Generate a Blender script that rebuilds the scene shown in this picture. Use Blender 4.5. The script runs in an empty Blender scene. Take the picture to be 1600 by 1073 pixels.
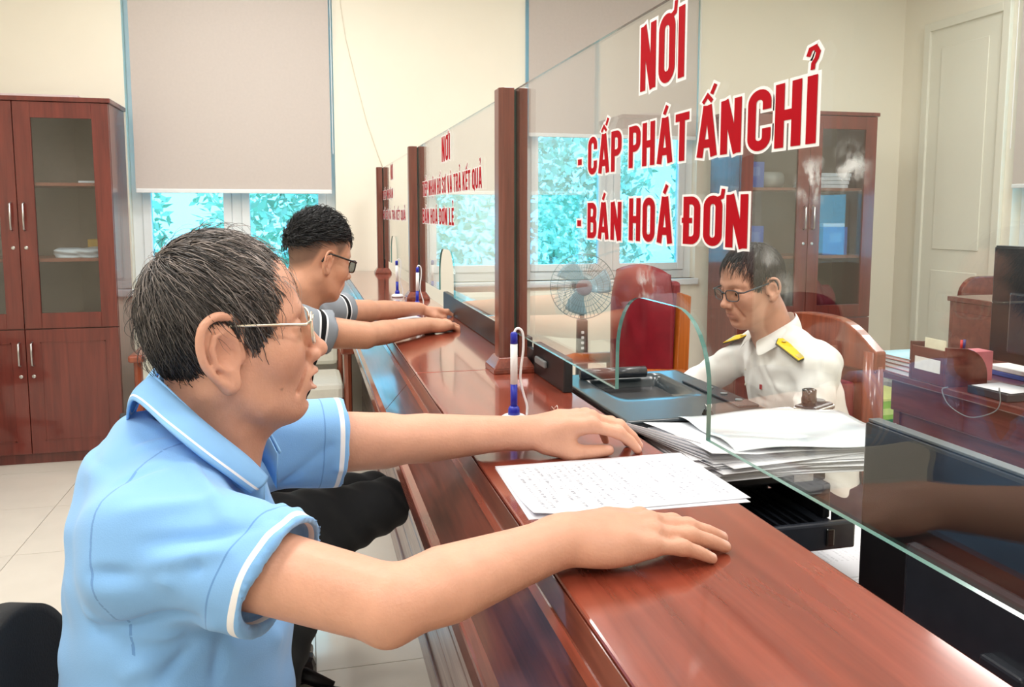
import bpy, math, random
import numpy as np
from mathutils import Vector, Matrix
S = bpy.context.scene
COL = S.collection
random.seed(7); np.random.seed(7)
# ---------------------------------------------------------------- camera
FPX, PCX, PCY, VPX, VPY, CH = 1300., 800., 470., 476., 334., 1.40
pit = math.atan((PCY-VPY)/FPX); yaw = math.atan((PCX-VPX)/FPX*math.cos(pit))
cd = bpy.data.cameras.new('camera'); cam = bpy.data.objects.new('camera', cd); COL.objects.link(cam)
cd.sensor_fit = 'HORIZONTAL'; cd.sensor_width = 36; cd.lens = FPX/1600*36
cd.shift_x = 0; cd.shift_y = -(536.5-PCY)/1600
cd.clip_start = .02; cd.clip_end = 200
cam.location = (0, 0, CH); cam.rotation_euler = (math.pi/2-pit, 0, -yaw)
S.camera = cam
# ---------------------------------------------------------------- world and exposure
S.view_settings.view_transform = 'Standard'; S.view_settings.look = 'None'
S.view_settings.gamma = 1; S.view_settings.use_curve_mapping = False
S.view_settings.exposure = 0.0
S.cycles.transparent_max_bounces = 32
S.cycles.max_bounces = 10
W = bpy.data.worlds.new('world'); S.world = W; W.use_nodes = True
bg = W.node_tree.nodes['Background']
bg.inputs[0].default_value = (.70, .87, 1, 1); bg.inputs[1].default_value = 5.0
# ceiling lamps: positions used further down by the lamp builder
LAMPS = [(-1.3, .6), (-1.3, 3.0), (1.0, -.6), (1.3, 1.4), (1.3, 3.6), (3.3, .3), (3.4, 2.6), (3.85, 3.7), (-.9,-1.2), (-.2, 1.9), (-.3, 4.2)]  # the lamp closest to the right wall is added to brighten that wall
LAMP_W = 21
# ---------------------------------------------------------------- pixel helpers
Rv = np.array([math.cos(yaw), -math.sin(yaw), 0])
Fv = np.array([math.sin(yaw)*math.cos(pit), math.cos(yaw)*math.cos(pit), -math.sin(pit)])
Uv = np.cross(Rv, Fv); C0 = np.array([0, 0, CH])
def ray(x, y): return Rv*(x-PCX)/FPX - Uv*(y-PCY)/FPX + Fv
def onz(x, y, z): r = ray(x, y); return C0+r*((z-CH)/r[2])
def ony(x, y, Y): r = ray(x, y); return C0+r*(Y/r[1])
def onx(x, y, X): r = ray(x, y); return C0+r*(X/r[0])
# ---------------------------------------------------------------- materials
def lin(c): return tuple((v/255/12.92 if v/255 <= .04045 else ((v/255+.055)/1.055)**2.4) for v in c)
MATS = {}
def nt(name):
    m = bpy.data.materials.new(name); m.use_nodes = True; t = m.node_tree
    return m, t, t.nodes, t.links, t.nodes['Principled BSDF']
def mat(name, rgb, rough=.5, metal=0, var=.06, scale=30, stretch=(1,1,1), bump=0, coat=0, spec=.5, emit=0, bscale=None, sub=0, coords='Object'):
    """principled material with a gentle noise variation of the base colour (sRGB 0-255 in)"""
    if name in MATS: return MATS[name]
    m, t, N, L, b = nt(name); c = lin(rgb)
    tc = N.new('ShaderNodeTexCoord'); mp = N.new('ShaderNodeMapping'); mp.inputs['Scale'].default_value = stretch
    L.new(tc.outputs[coords], mp.inputs[0])
    nz = N.new('ShaderNodeTexNoise'); nz.inputs['Scale'].default_value = scale; nz.inputs['Detail'].default_value = 5
    L.new(mp.outputs[0], nz.inputs[0])
    rp = N.new('ShaderNodeValToRGB'); L.new(nz.outputs[0], rp.inputs[0])
    rp.color_ramp.elements[0].position = .3; rp.color_ramp.elements[1].position = .7
    rp.color_ramp.elements[0].color = (*[max(0, v*(1-var)) for v in c], 1)
    rp.color_ramp.elements[1].color = (*[min(1, v*(1+var)) for v in c], 1)
    L.new(rp.outputs[0], b.inputs['Base Color'])
    b.inputs['Roughness'].default_value = rough; b.inputs['Metallic'].default_value = metal
    b.inputs['Coat Weight'].default_value = coat; b.inputs['Coat Roughness'].default_value = .06
    b.inputs['Specular IOR Level'].default_value = spec
    if sub: b.inputs['Subsurface Weight'].default_value = sub; b.inputs['Subsurface Radius'].default_value = (.008, .003, .0015)
    if emit: b.inputs['Emission Color'].default_value = (*c, 1); b.inputs['Emission Strength'].default_value = emit
    if bump:
        bp = N.new('ShaderNodeBump'); bp.inputs['Strength'].default_value = bump; bp.inputs['Distance'].default_value = .002
        if bscale:
            n2 = N.new('ShaderNodeTexNoise'); n2.inputs['Scale'].default_value = bscale; L.new(mp.outputs[0], n2.inputs[0]); L.new(n2.outputs[0], bp.inputs['Height'])
        else: L.new(nz.outputs[0], bp.inputs['Height'])
        L.new(bp.outputs[0], b.inputs['Normal'])
    MATS[name] = m; return m
def wood(name, dark, light, axis=1, rough=.25, coat=.6, scale=3.0, bump=.12, fine=.35):
    """streaky grain running along one axis"""
    if name in MATS: return MATS[name]
    m, t, N, L, b = nt(name)
    tc = N.new('ShaderNodeTexCoord'); mp = N.new('ShaderNodeMapping'); s = [14*scale]*3; s[axis] = .9*scale
    mp.inputs['Scale'].default_value = s; L.new(tc.outputs['Object'], mp.inputs[0])
    n1 = N.new('ShaderNodeTexNoise'); n1.inputs['Scale'].default_value = 1; n1.inputs['Detail'].default_value = 8; n1.inputs['Distortion'].default_value = .8
    L.new(mp.outputs[0], n1.inputs[0])
    mp2 = N.new('ShaderNodeMapping'); s2 = [90*scale]*3; s2[axis] = 3*scale; mp2.inputs['Scale'].default_value = s2; L.new(tc.outputs['Object'], mp2.inputs[0])
    n2 = N.new('ShaderNodeTexNoise'); n2.inputs['Detail'].default_value = 3; n2.inputs['Scale'].default_value = 1; L.new(mp2.outputs[0], n2.inputs[0])
    mx = N.new('ShaderNodeMath'); mx.operation = 'MULTIPLY_ADD'; L.new(n2.outputs[0], mx.inputs[0]); mx.inputs[1].default_value = fine
    L.new(n1.outputs[0], mx.inputs[2])
    rp = N.new('ShaderNodeValToRGB'); rp.color_ramp.elements[0].position = .325+.5*fine; rp.color_ramp.elements[1].position = .655+.65*fine
    rp.color_ramp.elements[0].color = (*lin(dark), 1); rp.color_ramp.elements[1].color = (*lin(light), 1)
    L.new(mx.outputs[0], rp.inputs[0]); L.new(rp.outputs[0], b.inputs['Base Color'])
    b.inputs['Roughness'].default_value = rough; b.inputs['Coat Weight'].default_value = coat; b.inputs['Coat Roughness'].default_value = .08
    bp = N.new('ShaderNodeBump'); bp.inputs['Strength'].default_value = bump; bp.inputs['Distance'].default_value = .001
    L.new(mx.outputs[0], bp.inputs['Height']); L.new(bp.outputs[0], b.inputs['Normal'])
    MATS[name] = m; return m
def glass(name, tint=(1, 1, 1), f0=.04, smudge=None, gloss=(1, 1, 1)):
    """thin clear sheet: Schlick mix of a see-through and a mirror lobe"""
    if name in MATS: return MATS[name]
    m, t, N, L, b = nt(name); N.remove(b); out = N['Material Output']
    ge = N.new('ShaderNodeNewGeometry'); dp = N.new('ShaderNodeVectorMath'); dp.operation = 'DOT_PRODUCT'
    L.new(ge.outputs['Normal'], dp.inputs[0]); L.new(ge.outputs['Incoming'], dp.inputs[1])
    ab = N.new('ShaderNodeMath'); ab.operation = 'ABSOLUTE'; L.new(dp.outputs['Value'], ab.inputs[0])
    om = N.new('ShaderNodeMath'); om.operation = 'SUBTRACT'; om.inputs[0].default_value = 1; L.new(ab.outputs[0], om.inputs[1]); om.use_clamp = True
    pw = N.new('ShaderNodeMath'); pw.operation = 'POWER'; pw.inputs[1].default_value = 5; L.new(om.outputs[0], pw.inputs[0])
    fr = N.new('ShaderNodeMath'); fr.operation = 'MULTIPLY_ADD'; fr.inputs[1].default_value = 1-f0; fr.inputs[2].default_value = f0; L.new(pw.outputs[0], fr.inputs[0])
    tr = N.new('ShaderNodeBsdfTransparent'); tr.inputs[0].default_value = (*tint, 1)
    gl = N.new('ShaderNodeBsdfGlossy'); gl.inputs[0].default_value = (*gloss, 1); gl.inputs['Roughness'].default_value = 0
    mx = N.new('ShaderNodeMixShader'); L.new(fr.outputs[0], mx.inputs[0]); L.new(tr.outputs[0], mx.inputs[1]); L.new(gl.outputs[0], mx.inputs[2])
    last = mx
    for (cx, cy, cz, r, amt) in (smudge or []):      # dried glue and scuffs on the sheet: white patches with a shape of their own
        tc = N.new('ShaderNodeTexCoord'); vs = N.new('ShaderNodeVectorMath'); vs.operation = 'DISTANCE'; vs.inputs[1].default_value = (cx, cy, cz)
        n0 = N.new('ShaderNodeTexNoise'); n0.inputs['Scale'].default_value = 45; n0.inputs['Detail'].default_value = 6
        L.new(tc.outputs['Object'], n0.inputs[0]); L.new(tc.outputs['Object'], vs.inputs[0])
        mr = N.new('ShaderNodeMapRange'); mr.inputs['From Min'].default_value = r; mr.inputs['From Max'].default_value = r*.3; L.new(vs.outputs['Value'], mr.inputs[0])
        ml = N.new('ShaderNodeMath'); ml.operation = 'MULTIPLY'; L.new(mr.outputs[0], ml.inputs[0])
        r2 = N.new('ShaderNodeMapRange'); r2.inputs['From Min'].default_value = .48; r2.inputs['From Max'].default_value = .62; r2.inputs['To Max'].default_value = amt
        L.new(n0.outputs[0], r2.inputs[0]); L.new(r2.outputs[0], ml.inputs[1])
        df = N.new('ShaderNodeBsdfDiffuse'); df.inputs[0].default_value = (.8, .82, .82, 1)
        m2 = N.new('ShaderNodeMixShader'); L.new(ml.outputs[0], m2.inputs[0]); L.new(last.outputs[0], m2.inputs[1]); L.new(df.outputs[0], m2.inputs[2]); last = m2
    L.new(last.outputs[0], out.inputs[0])
    MATS[name] = m; return m
# ---------------------------------------------------------------- mesh helpers
class MB:
    def __init__(s): s.v = []; s.f = []; s.m = []
    def add(s, vs, fs, mi=0):
        o = len(s.v); s.v += [tuple(map(float, p)) for p in vs]; s.f += [tuple(i+o for i in f) for f in fs]; s.m += [mi]*len(fs); return s
    def box(s, x0, x1, y0, y1, z0, z1, mi=0, M=None):
        vs = [(x, y, z) for z in (z0, z1) for (x, y) in ((x0, y0), (x1, y0), (x1, y1), (x0, y1))]
        if M: vs = [M @ Vector(p) for p in vs]
        return s.add(vs, [(3,2,1,0), (4,5,6,7), (0,1,5,4), (1,2,6,5), (2,3,7,6), (3,0,4,7)], mi)
    def prism(s, pts, axis, a, b, mi=0, M=None):
        """extrude a convex or simple outline (list of 2-tuples) along axis from a to b"""
        def P(p, t): return {0: (t, p[0], p[1]), 1: (p[0], t, p[1]), 2: (p[0], p[1], t)}[axis]
        n = len(pts); vs = [P(p, a) for p in pts]+[P(p, b) for p in pts]
        if M: vs = [M @ Vector(p) for p in vs]
        fs = [tuple(range(n))[::-1], tuple(range(n, 2*n))]+[(i, (i+1) % n, n+(i+1) % n, n+i) for i in range(n)]
        return s.add(vs, fs, mi)
    def tube(s, pts, r, n=10, mi=0, caps=True, closed=False):
        pts = [Vector(p) for p in pts]; k = len(pts); rs = r if isinstance(r, (list, tuple)) else [r]*k
        up = Vector((0, 0, 1)); rings = []; prev = None
        for i, p in enumerate(pts):
            if closed: d = pts[(i+1) % k]-pts[i-1]
            else: d = pts[min(i+1, k-1)]-pts[max(i-1, 0)]
            d = d.normalized() if d.length > 1e-9 else Vector((0, 0, 1))
            if prev is None:
                a = d.cross(up) if abs(d.z) < .95 else d.cross(Vector((1, 0, 0))); a.normalize()
            else:
                a = prev-d*prev.dot(d); a.normalize()
            prev = a; b = d.cross(a)
            rings.append([p+(a*math.cos(t)+b*math.sin(t))*rs[i] for t in [2*math.pi*j/n for j in range(n)]])
        vs = [q for rg in rings for q in rg]; fs = []
        for i in range(k if closed else k-1):
            i2 = (i+1) % k
            for j in range(n): fs.append((i*n+j, i*n+(j+1) % n, i2*n+(j+1) % n, i2*n+j))
        if caps and not closed: fs += [tuple(range(n))[::-1], tuple((k-1)*n+j for j in range(n))]
        return s.add(vs, fs, mi)
    def lathe(s, prof, n=24, c=(0, 0, 0), mi=0, M=None):
        vs = []; k = len(prof)
        for (r, z) in prof:
            for j in range(n):
                t = 2*math.pi*j/n; p = Vector((r*math.cos(t), r*math.sin(t), z))
                vs.append((M @ p if M else p)+Vector(c))
        fs = [(i*n+j, i*n+(j+1) % n, (i+1)*n+(j+1) % n, (i+1)*n+j) for i in range(k-1) for j in range(n)]
        fs += [tuple(range(n))[::-1], tuple((k-1)*n+j for j in range(n))]
        return s.add(vs, fs, mi)
    def grid(s, fn, nu, nv, mi=0, both=None):
        vs = [fn(i/nu, j/nv) for j in range(nv+1) for i in range(nu+1)]
        fs = [(j*(nu+1)+i, j*(nu+1)+i+1, (j+1)*(nu+1)+i+1, (j+1)*(nu+1)+i) for j in range(nv) for i in range(nu)]
        return s.add(vs, fs, mi)
    def build(s, name, mats, parent=None, smooth=False, bevel=0, seg=2, solid=0, loc=None):
        me = bpy.data.meshes.new(name); me.from_pydata(s.v, [], s.f)
        for m in (mats if isinstance(mats, (list, tuple)) else [mats]): me.materials.append(m)
        if len(set(s.m)) > 1: me.polygons.foreach_set('material_index', s.m)
        if smooth: me.polygons.foreach_set('use_smooth', [True]*len(me.polygons))
        me.update(); o = bpy.data.objects.new(name, me); COL.objects.link(o)
        if parent: o.parent = parent
        if loc: o.location = loc
        if solid: q = o.modifiers.new('solid', 'SOLIDIFY'); q.thickness = solid; q.offset = 0
        if bevel: q = o.modifiers.new('bevel', 'BEVEL'); q.width = bevel; q.segments = seg; q.limit_method = 'ANGLE'; q.angle_limit = .6
        return o
def box(name, x0, x1, y0, y1, z0, z1, m, parent=None, bevel=0, M=None): return MB().box(x0, x1, y0, y1, z0, z1, 0, M).build(name, m, parent, bevel=bevel)
def tag(o, label, cat=None, group=None, kind=None):
    if label: o['label'] = label
    if cat: o['category'] = cat
    if group: o['group'] = group
    if kind: o['kind'] = kind
    return o
def thing(name, loc=(0, 0, 0), rz=0, label=None, cat=None, group=None, kind=None):
    o = bpy.data.objects.new(name, None); COL.objects.link(o); o.location = [float(v) for v in loc]; o.rotation_euler = (0, 0, rz); o.empty_display_size = .1
    return tag(o, label, cat, group, kind)
def struct(o): o['kind'] = 'structure'; return o
def copy_tree(o, parent=None):
    c = o.copy(); COL.objects.link(c); c.parent = parent
    for ch in [q for q in bpy.data.objects if q.parent == o]: copy_tree(ch, c)
    return c
def link_shared(name, me, parent, loc, rot=(0, 0, 0)):
    o = bpy.data.objects.new(name, me); COL.objects.link(o); o.parent = parent; o.location = loc; o.rotation_euler = rot; return o
def cr(pts, k=6):
    """smooth path through points"""
    P = [np.array(p, float) for p in pts]; out = []
    for i in range(len(P)-1):
        p0, p1, p2, p3 = P[max(i-1, 0)], P[i], P[i+1], P[min(i+2, len(P)-1)]
        for j in range(k): t = j/k; out.append(tuple(.5*((2*p1)+(-p0+p2)*t+(2*p0-5*p1+4*p2-p3)*t**2+(-p0+3*p1-3*p2+p3)*t**3)))
    return out+[tuple(P[-1])]
def arc(cx, cy, r, a0, a1, n=8, ry=None): return [(cx+r*math.cos(math.radians(a0+(a1-a0)*i/n)), cy+(ry or r)*math.sin(math.radians(a0+(a1-a0)*i/n))) for i in range(n+1)]
# ---------------------------------------------------------------- palette
cream = mat('cream_wall_paint', (240, 234, 218), .85, var=.015, scale=3, bump=.04, bscale=250)
white_paint = mat('white_ceiling_paint', (242, 242, 240), .9, var=.01, scale=3)
tile_m = mat('polished_beige_tile', (226, 220, 209), .12, var=.035, scale=5, coat=.3)
grout = mat('grey_grout', (150, 142, 130), .9)
counter_top = wood('polished_mahogany', (116, 48, 34), (148, 68, 50), 1, .18, .8, 2.2, 0, .10)
counter_dark = wood('dark_stained_wood', (66, 28, 20), (112, 58, 44), 1, .28, .5, 2.6, .3)
counter_grey = wood('greyed_front_boards', (104, 78, 74), (158, 134, 130), 1, .3, .3, 2.5, .15)
trim_wood = wood('red_brown_trim', (98, 44, 32), (138, 66, 48), 1, .25, .5, 3)
post_wood = wood('post_wood', (88, 44, 34), (124, 66, 52), 2, .3, .4, 3)
cab_wood = wood('cabinet_veneer', (90, 33, 27), (116, 47, 38), 2, .28, .5, 2, .05)
cab_in = mat('cabinet_inside_board', (150, 128, 112), .6, var=.04)
cab_shelf = mat('cabinet_shelf_board', (150, 88, 66), .5, var=.05)
desk_wood = wood('desk_veneer', (82, 34, 30), (112, 52, 45), 1, .25, .5, 2)
chair_wood = wood('chair_wood', (112, 50, 30), (150, 74, 46), 2, .3, .5, 3)
orange_wood = wood('orange_varnished_wood', (150, 74, 22), (188, 102, 36), 2, .3, .5, 3)
black_pl = mat('black_plastic', (24, 24, 27), .4, var=.1, bump=.05, bscale=900)
black_sat = mat('black_satin_plastic', (44, 48, 56), .25, var=.08, coat=.2)
teal_black = mat('blue_black_printer_plastic', (40, 50, 56), .28, var=.06, coat=.3)
black_fab = mat('black_mesh_fabric', (18, 18, 21), .85, var=.2, scale=300, bump=.3)
black_gloss = mat('black_glossy_plastic', (14, 15, 18), .12, coat=.5)
grey_pl = mat('grey_plastic', (120, 124, 126), .4)
silver = mat('brushed_silver', (205, 205, 205), .28, 1, var=.03)
gold_metal = mat('pale_gold_metal', (228, 220, 202), .28, 1)
white_pl = mat('white_plastic', (238, 238, 240), .35, var=.01)
blue_pl = mat('royal_blue_plastic', (28, 40, 168), .3, var=.04)
paper = mat('white_paper', (228, 229, 234), .8, var=.012, scale=4)
red_print = mat('red_vinyl_letter', (172, 2, 22), .7, var=.03, spec=.1)
white_print = mat('white_vinyl_outline', (244, 240, 240), .5, var=.01)
frame_white = mat('white_window_frame', (226, 232, 234), .4, var=.01)
blind_fab = mat('grey_blind_fabric', (196, 187, 181), .9, var=.02, scale=60, bump=.1, bscale=500)
red_leather = mat('red_leather', (128, 22, 36), .42, var=.12, scale=14, bump=.15, coat=.1)
ivory_up = mat('ivory_upholstery', (222, 220, 208), .8, var=.03)
win_glass = glass('tinted_window_glass', (.44, .84, .98), .05)
clear_glass = glass('clear_cabinet_glass', (.86, .89, .9), .05)
cut_glass = None
pane_edge = mat('green_glass_edge', (84, 132, 126), .12, var=.04, coat=.5)
# ================================================================ STRUCTURE
YB, XR, XL, YF, ZC = 5.50, 4.39, -3.0, -2.4, 3.2
fl = struct(box('floor', XL, XR, YF, YB, -.12, -.006, grout))
TS = .6; tme = None
for i in range(-5, 8):
    for j in range(-4, 10):
        x0, x1 = max(XL, i*TS), min(XR, (i+1)*TS); y0, y1 = max(YF, j*TS+.1), min(YB, (j+1)*TS+.1)
        if x1-x0 < .03 or y1-y0 < .03: continue
        full = abs(x1-x0-TS) < 1e-6 and abs(y1-y0-TS) < 1e-6
        if full:
            if tme is None:
                q = MB().box(-.2985, .2985, -.2985, .2985, -.006, 0); tme = bpy.data.meshes.new('tile'); tme.from_pydata(q.v, [], q.f); tme.materials.append(tile_m)
            link_shared('tile', tme, fl, ((x0+x1)/2, (y0+y1)/2, 0))
        else: box('tile', x0+.0015, x1-.0015, y0+.0015, y1-.0015, -.006, 0, tile_m, fl)
struct(box('ceiling', XL-.2, XR+.2, YF-.2, YB+.2, ZC, ZC+.1, white_paint))
def wall_open(name, axis, pos, thick, a0, a1, holes):
    """wall slab along one axis with rectangular holes (h0, h1, z0, z1)"""
    b = MB(); hs = sorted(holes); cur = a0
    def bx(u0, u1, z0, z1):
        if u1-u0 < 1e-4 or z1-z0 < 1e-4: return
        if axis == 'x': b.box(u0, u1, pos, pos+thick, z0, z1)
        else: b.box(pos, pos+thick, u0, u1, z0, z1)
    for (h0, h1, z0, z1) in hs:
        bx(cur, h0, -.1, ZC); bx(h0, h1, -.1, z0); bx(h0, h1, z1, ZC); cur = h1
    bx(cur, a1, -.1, ZC)
    return struct(b.build(name, cream))
W1 = (-1.03, .197, .94, 2.95); W2 = (1.455, 2.72, .94, 2.95); W3 = (2.95, 4.43, .94, 2.95)
wall_open('wall_back', 'x', YB, .22, XL-.2, XR+.2, [W1, W2])
wall_open('wall_right', 'y', XR, .22, YF, YB, [W3])
struct(box('wall_left', XL-.2, XL, YF, YB, -.1, ZC, cream)); struct(box('wall_front', XL-.2, XR+.2, YF-.2, YF, -.1, ZC, cream))
bb = mat('beige_skirting_tile', (206, 196, 178), .3)
struct(box('baseboard_back', XL, XR, YB-.012, YB, 0, .1, bb)); struct(box('baseboard_right', XR-.012, XR, YF, YB-.012, 0, .1, bb))
struct(box('baseboard_left', XL, XL+.012, YF, YB-.012, 0, .1, bb))
def window(n, axis, pos, w, sgn):
    a0, a1, z0, z1 = w; g = struct(thing('window_%d' % n, (0, 0, 0))); g['label'] = 'white framed casement window with blue tinted panes'
    def bx(nm, u0, u1, d0, d1, zz0, zz1, m, par, bev=0):
        return box(nm, u0, u1, pos+d0, pos+d1, zz0, zz1, m, par, bev) if axis == 'x' else box(nm, pos+d0, pos+d1, u0, u1, zz0, zz1, m, par, bev)
    for (u0, u1, q0, q1) in ((a0, a0+.06, z0, z1), (a1-.06, a1, z0, z1), (a0+.06, a1-.06, z0, z0+.06), (a0+.06, a1-.06, z1-.06, z1)): bx('window_frame', u0, u1, .07, .13, q0, q1, frame_white, g, .004)
    mid = (a0+a1)/2; bx('mullion', mid-.03, mid+.03, .07, .13, z0+.06, z1-.06, frame_white, g, .004)
    for (u0, u1) in ((a0+.06, mid-.03), (mid+.03, a1-.06)):
        for (p0, p1, q0, q1) in ((u0, u0+.05, z0+.06, z1-.06), (u1-.05, u1, z0+.06, z1-.06), (u0+.05, u1-.05, z0+.06, z0+.11), (u0+.05, u1-.05, z1-.11, z1-.06)): bx('sash_frame', p0, p1, .06, .115, q0, q1, frame_white, g, .004)
        bx('pane', u0+.05, u1-.05, .085, .091, z0+.11, z1-.11, win_glass, g)
    bx('window_sill', a0-.02, a1+.02, -.03, .07, z0-.045, z0, frame_white, g, .006)
window(1, 'x', YB, W1, 1); window(2, 'x', YB, W2, 1); window(3, 'y', XR, W3, 1)
# panelled cream door in the right wall, left of the window
dg = struct(thing('door_1')); dm = mat('pale_door_paint', (228, 226, 212), .4, var=.01)
for (y0, y1, z0, z1) in ((5.2, 5.26, 0, 2.75), (4.5, 4.56, 0, 2.75), (4.56, 5.2, 2.69, 2.75)): box('door_frame', XR-.03, XR, y0, y1, z0, z1, dm, dg, .004)
box('door_leaf', XR-.012, XR, 4.56, 5.2, .01, 2.69, dm, dg)
for (z0, z1) in ((.2, 1.0), (1.15, 2.56)): box('door_panel', XR-.02, XR-.012, 4.67, 5.09, z0, z1, dm, dg, .004)
# roller blinds
def blind(axis, pos, a0, a1, zb, label):
    g = thing('roller_blind', ((a0+a1)/2, pos, zb) if axis == 'x' else (pos, (a0+a1)/2, zb), label=label, cat='blind', group='roller blinds')
    h = (a1-a0)/2; T = 2.98-zb
    def bx(nm, d0, d1, z0, z1, m, bev=0, hh=h): return box(nm, -hh, hh, d0, d1, z0, z1, m, g, bev) if axis == 'x' else box(nm, d0, d1, -hh, hh, z0, z1, m, g, bev)
    bx('blind_fabric', -.0012, .0012, .02, T, blind_fab); bx('bottom_rail', -.008, .008, 0, .026, frame_white, .004)
    e = [(-h-.02, 0, T), (h+.02, 0, T)] if axis == 'x' else [(0, -h-.02, T), (0, h+.02, T)]
    MB().tube(e, .028, 14).build('blind_tube', frame_white, g, True)
    MB().tube([(h+.012, -.02, T), (h+.012, -.02, .25)] if axis == 'x' else [(-.02, h+.012, T), (-.02, h+.012, .25)], .0025, 6).build('pull_chain', white_pl, g)
blind('x', YB-.035, -.985, .172, 1.526, 'grey roller blind half lowered over the window behind the seated men')
blind('x', YB-.035, 1.47, 2.69, 1.915, 'grey roller blind drawn a third down over the window behind the fan')
blind('y', XR-.035, 3.0, 4.40, 1.56, 'grey roller blind over the window by the corner desk')
# ceiling lamps
lamp_m = mat('lamp_diffuser', (255, 252, 245), .5, emit=5.0)
for (x, y) in LAMPS:
    g = thing('ceiling_lamp', (x, y, ZC-.05), label='flat white ceiling panel lamp above the room', cat='lamp', group='ceiling panel lamps')
    box('housing', -.31, .31, -.31, .31, .012, .05, frame_white, g, .004); box('diffuser', -.29, .29, -.29, .29, 0, .0118, lamp_m, g)
    ld = bpy.data.lights.new('panel_light', 'AREA'); ld.shape = 'SQUARE'; ld.size = .6; ld.energy = LAMP_W*(.5 if x > 3.7 else 1); ld.color = (1, .98, .95)
    lo = bpy.data.objects.new('panel_light', ld); COL.objects.link(lo); lo.parent = g; lo.location = (0, 0, -.01)
# ================================================================ COUNTER
ZT, X1, X2, XF, ZF = 1.03, .243, .534, .168, .943     # top height, customer edge, staff edge, foot of the sloped fascia
CY0, CY1 = -.9, YB-.005
PY = [.20, 1.90, 3.60, 5.24]                          # glass post positions along the counter
cn = thing('service_counter', (X1, CY0, 0), label='long mahogany service counter with a sloped dark front edge and boarded front', cat='counter')
off = Vector((-X1, -CY0, 0))
def cpart(b, nm, m, bev=0, par=None):
    b.v = [tuple(Vector(p)+off) for p in b.v]; return b.build(nm, m, par or cn, bevel=bev)
seams = [CY0, .19, 1.915, 3.615, CY1]
for a, b in zip(seams, seams[1:]):
    cpart(MB().box(X1, X2, a+.0008, b-.0008, ZT-.028, ZT), 'top_board', counter_top, .003)
    fs = [(X1-.001, ZT-.003), (X1-.001, ZT-.03), (XF+.012, ZF-.02), (XF, ZF), ]
    cpart(MB().prism(fs, 1, a+.0008, b-.0008), 'fascia_panel', counter_dark, .002)
cpart(MB().prism([(XF-.012, ZF+.002), (XF-.012, ZF-.03), (XF+.012, ZF-.03), (XF+.008, ZF+.004)], 1, CY0, CY1), 'trim_strip', trim_wood, .004)
cpart(MB().prism([(X1-.018, ZT-.016), (X1-.024, ZT-.022), (X1-.019, ZT-.027), (X1-.012, ZT-.020)], 1, CY0, CY1), 'bead_strip', trim_wood)
cpart(MB().box(XF+.012, .36, CY0, CY1, ZF-.034, ZF-.02), 'soffit_board', counter_dark)
cpart(MB().box(.352, .37, CY0, CY1, 0, ZF-.034), 'front_backing', counter_dark)
zz = .09; hgt = .118
cpart(MB().box(.33, .352, CY0, CY1, 0, .086), 'plinth_board', counter_grey, .003)
while zz+hgt < ZF:
    cpart(MB().box(.338, .352, CY0, CY1, zz, zz+hgt-.006), 'front_board', counter_grey, .003); zz += hgt
cpart(MB().box(X2-.02, X2, CY0, CY1, .78, ZT-.028), 'staff_side_panel', counter_dark)
# ---------------------------------------------------------------- posts
XG = .475
def post(y, label):
    g = thing('glass_post', (.466, y, ZT), label=label, cat='post', group='glass posts on the counter')
    h = .655
    oct_ = [(-.032, -.022), (-.022, -.032), (.003, -.032), (.003, .032), (-.022, .032), (-.032, .022)]
    MB().prism(oct_, 2, .035, h).build('post_shaft', post_wood, g, bevel=.002)
    MB().prism([(.0145, -.032), (.034, -.032), (.034, .032), (.0145, .032)], 2, .035, h).build('post_cheek', post_wood, g, bevel=.002)
    MB().box(.003, .0145, -.007, .007, .035, h-.004).build('groove_strip', mat('dark_groove_rubber', (60, 62, 62), .6), g)
    b = MB()
    for (r0, z0, r1, z1) in ((.050, 0, .050, .012), (.050, .012, .034, .036)):
        vs = [(sx*r, sy*r, z) for (r, z) in ((r0, z0), (r1, z1)) for (sx, sy) in ((-1, -1), (1, -1), (1, 1), (-1, 1))]
        b.add(vs, [(3, 2, 1, 0), (4, 5, 6, 7), (0, 1, 5, 4), (1, 2, 6, 5), (2, 3, 7, 6), (3, 0, 4, 7)])
    b.build('base_moulding', trim_wood, g, bevel=.002)
post(PY[0], 'square wooden post with moulded foot at the open end of the counter')
post(PY[1], 'square wooden post with moulded foot beside the pen stand and printer')
post(PY[2], 'square wooden post with moulded foot behind the young man and pens')
post(PY[3], 'square wooden post with moulded foot at the wall end of the counter')
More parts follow.
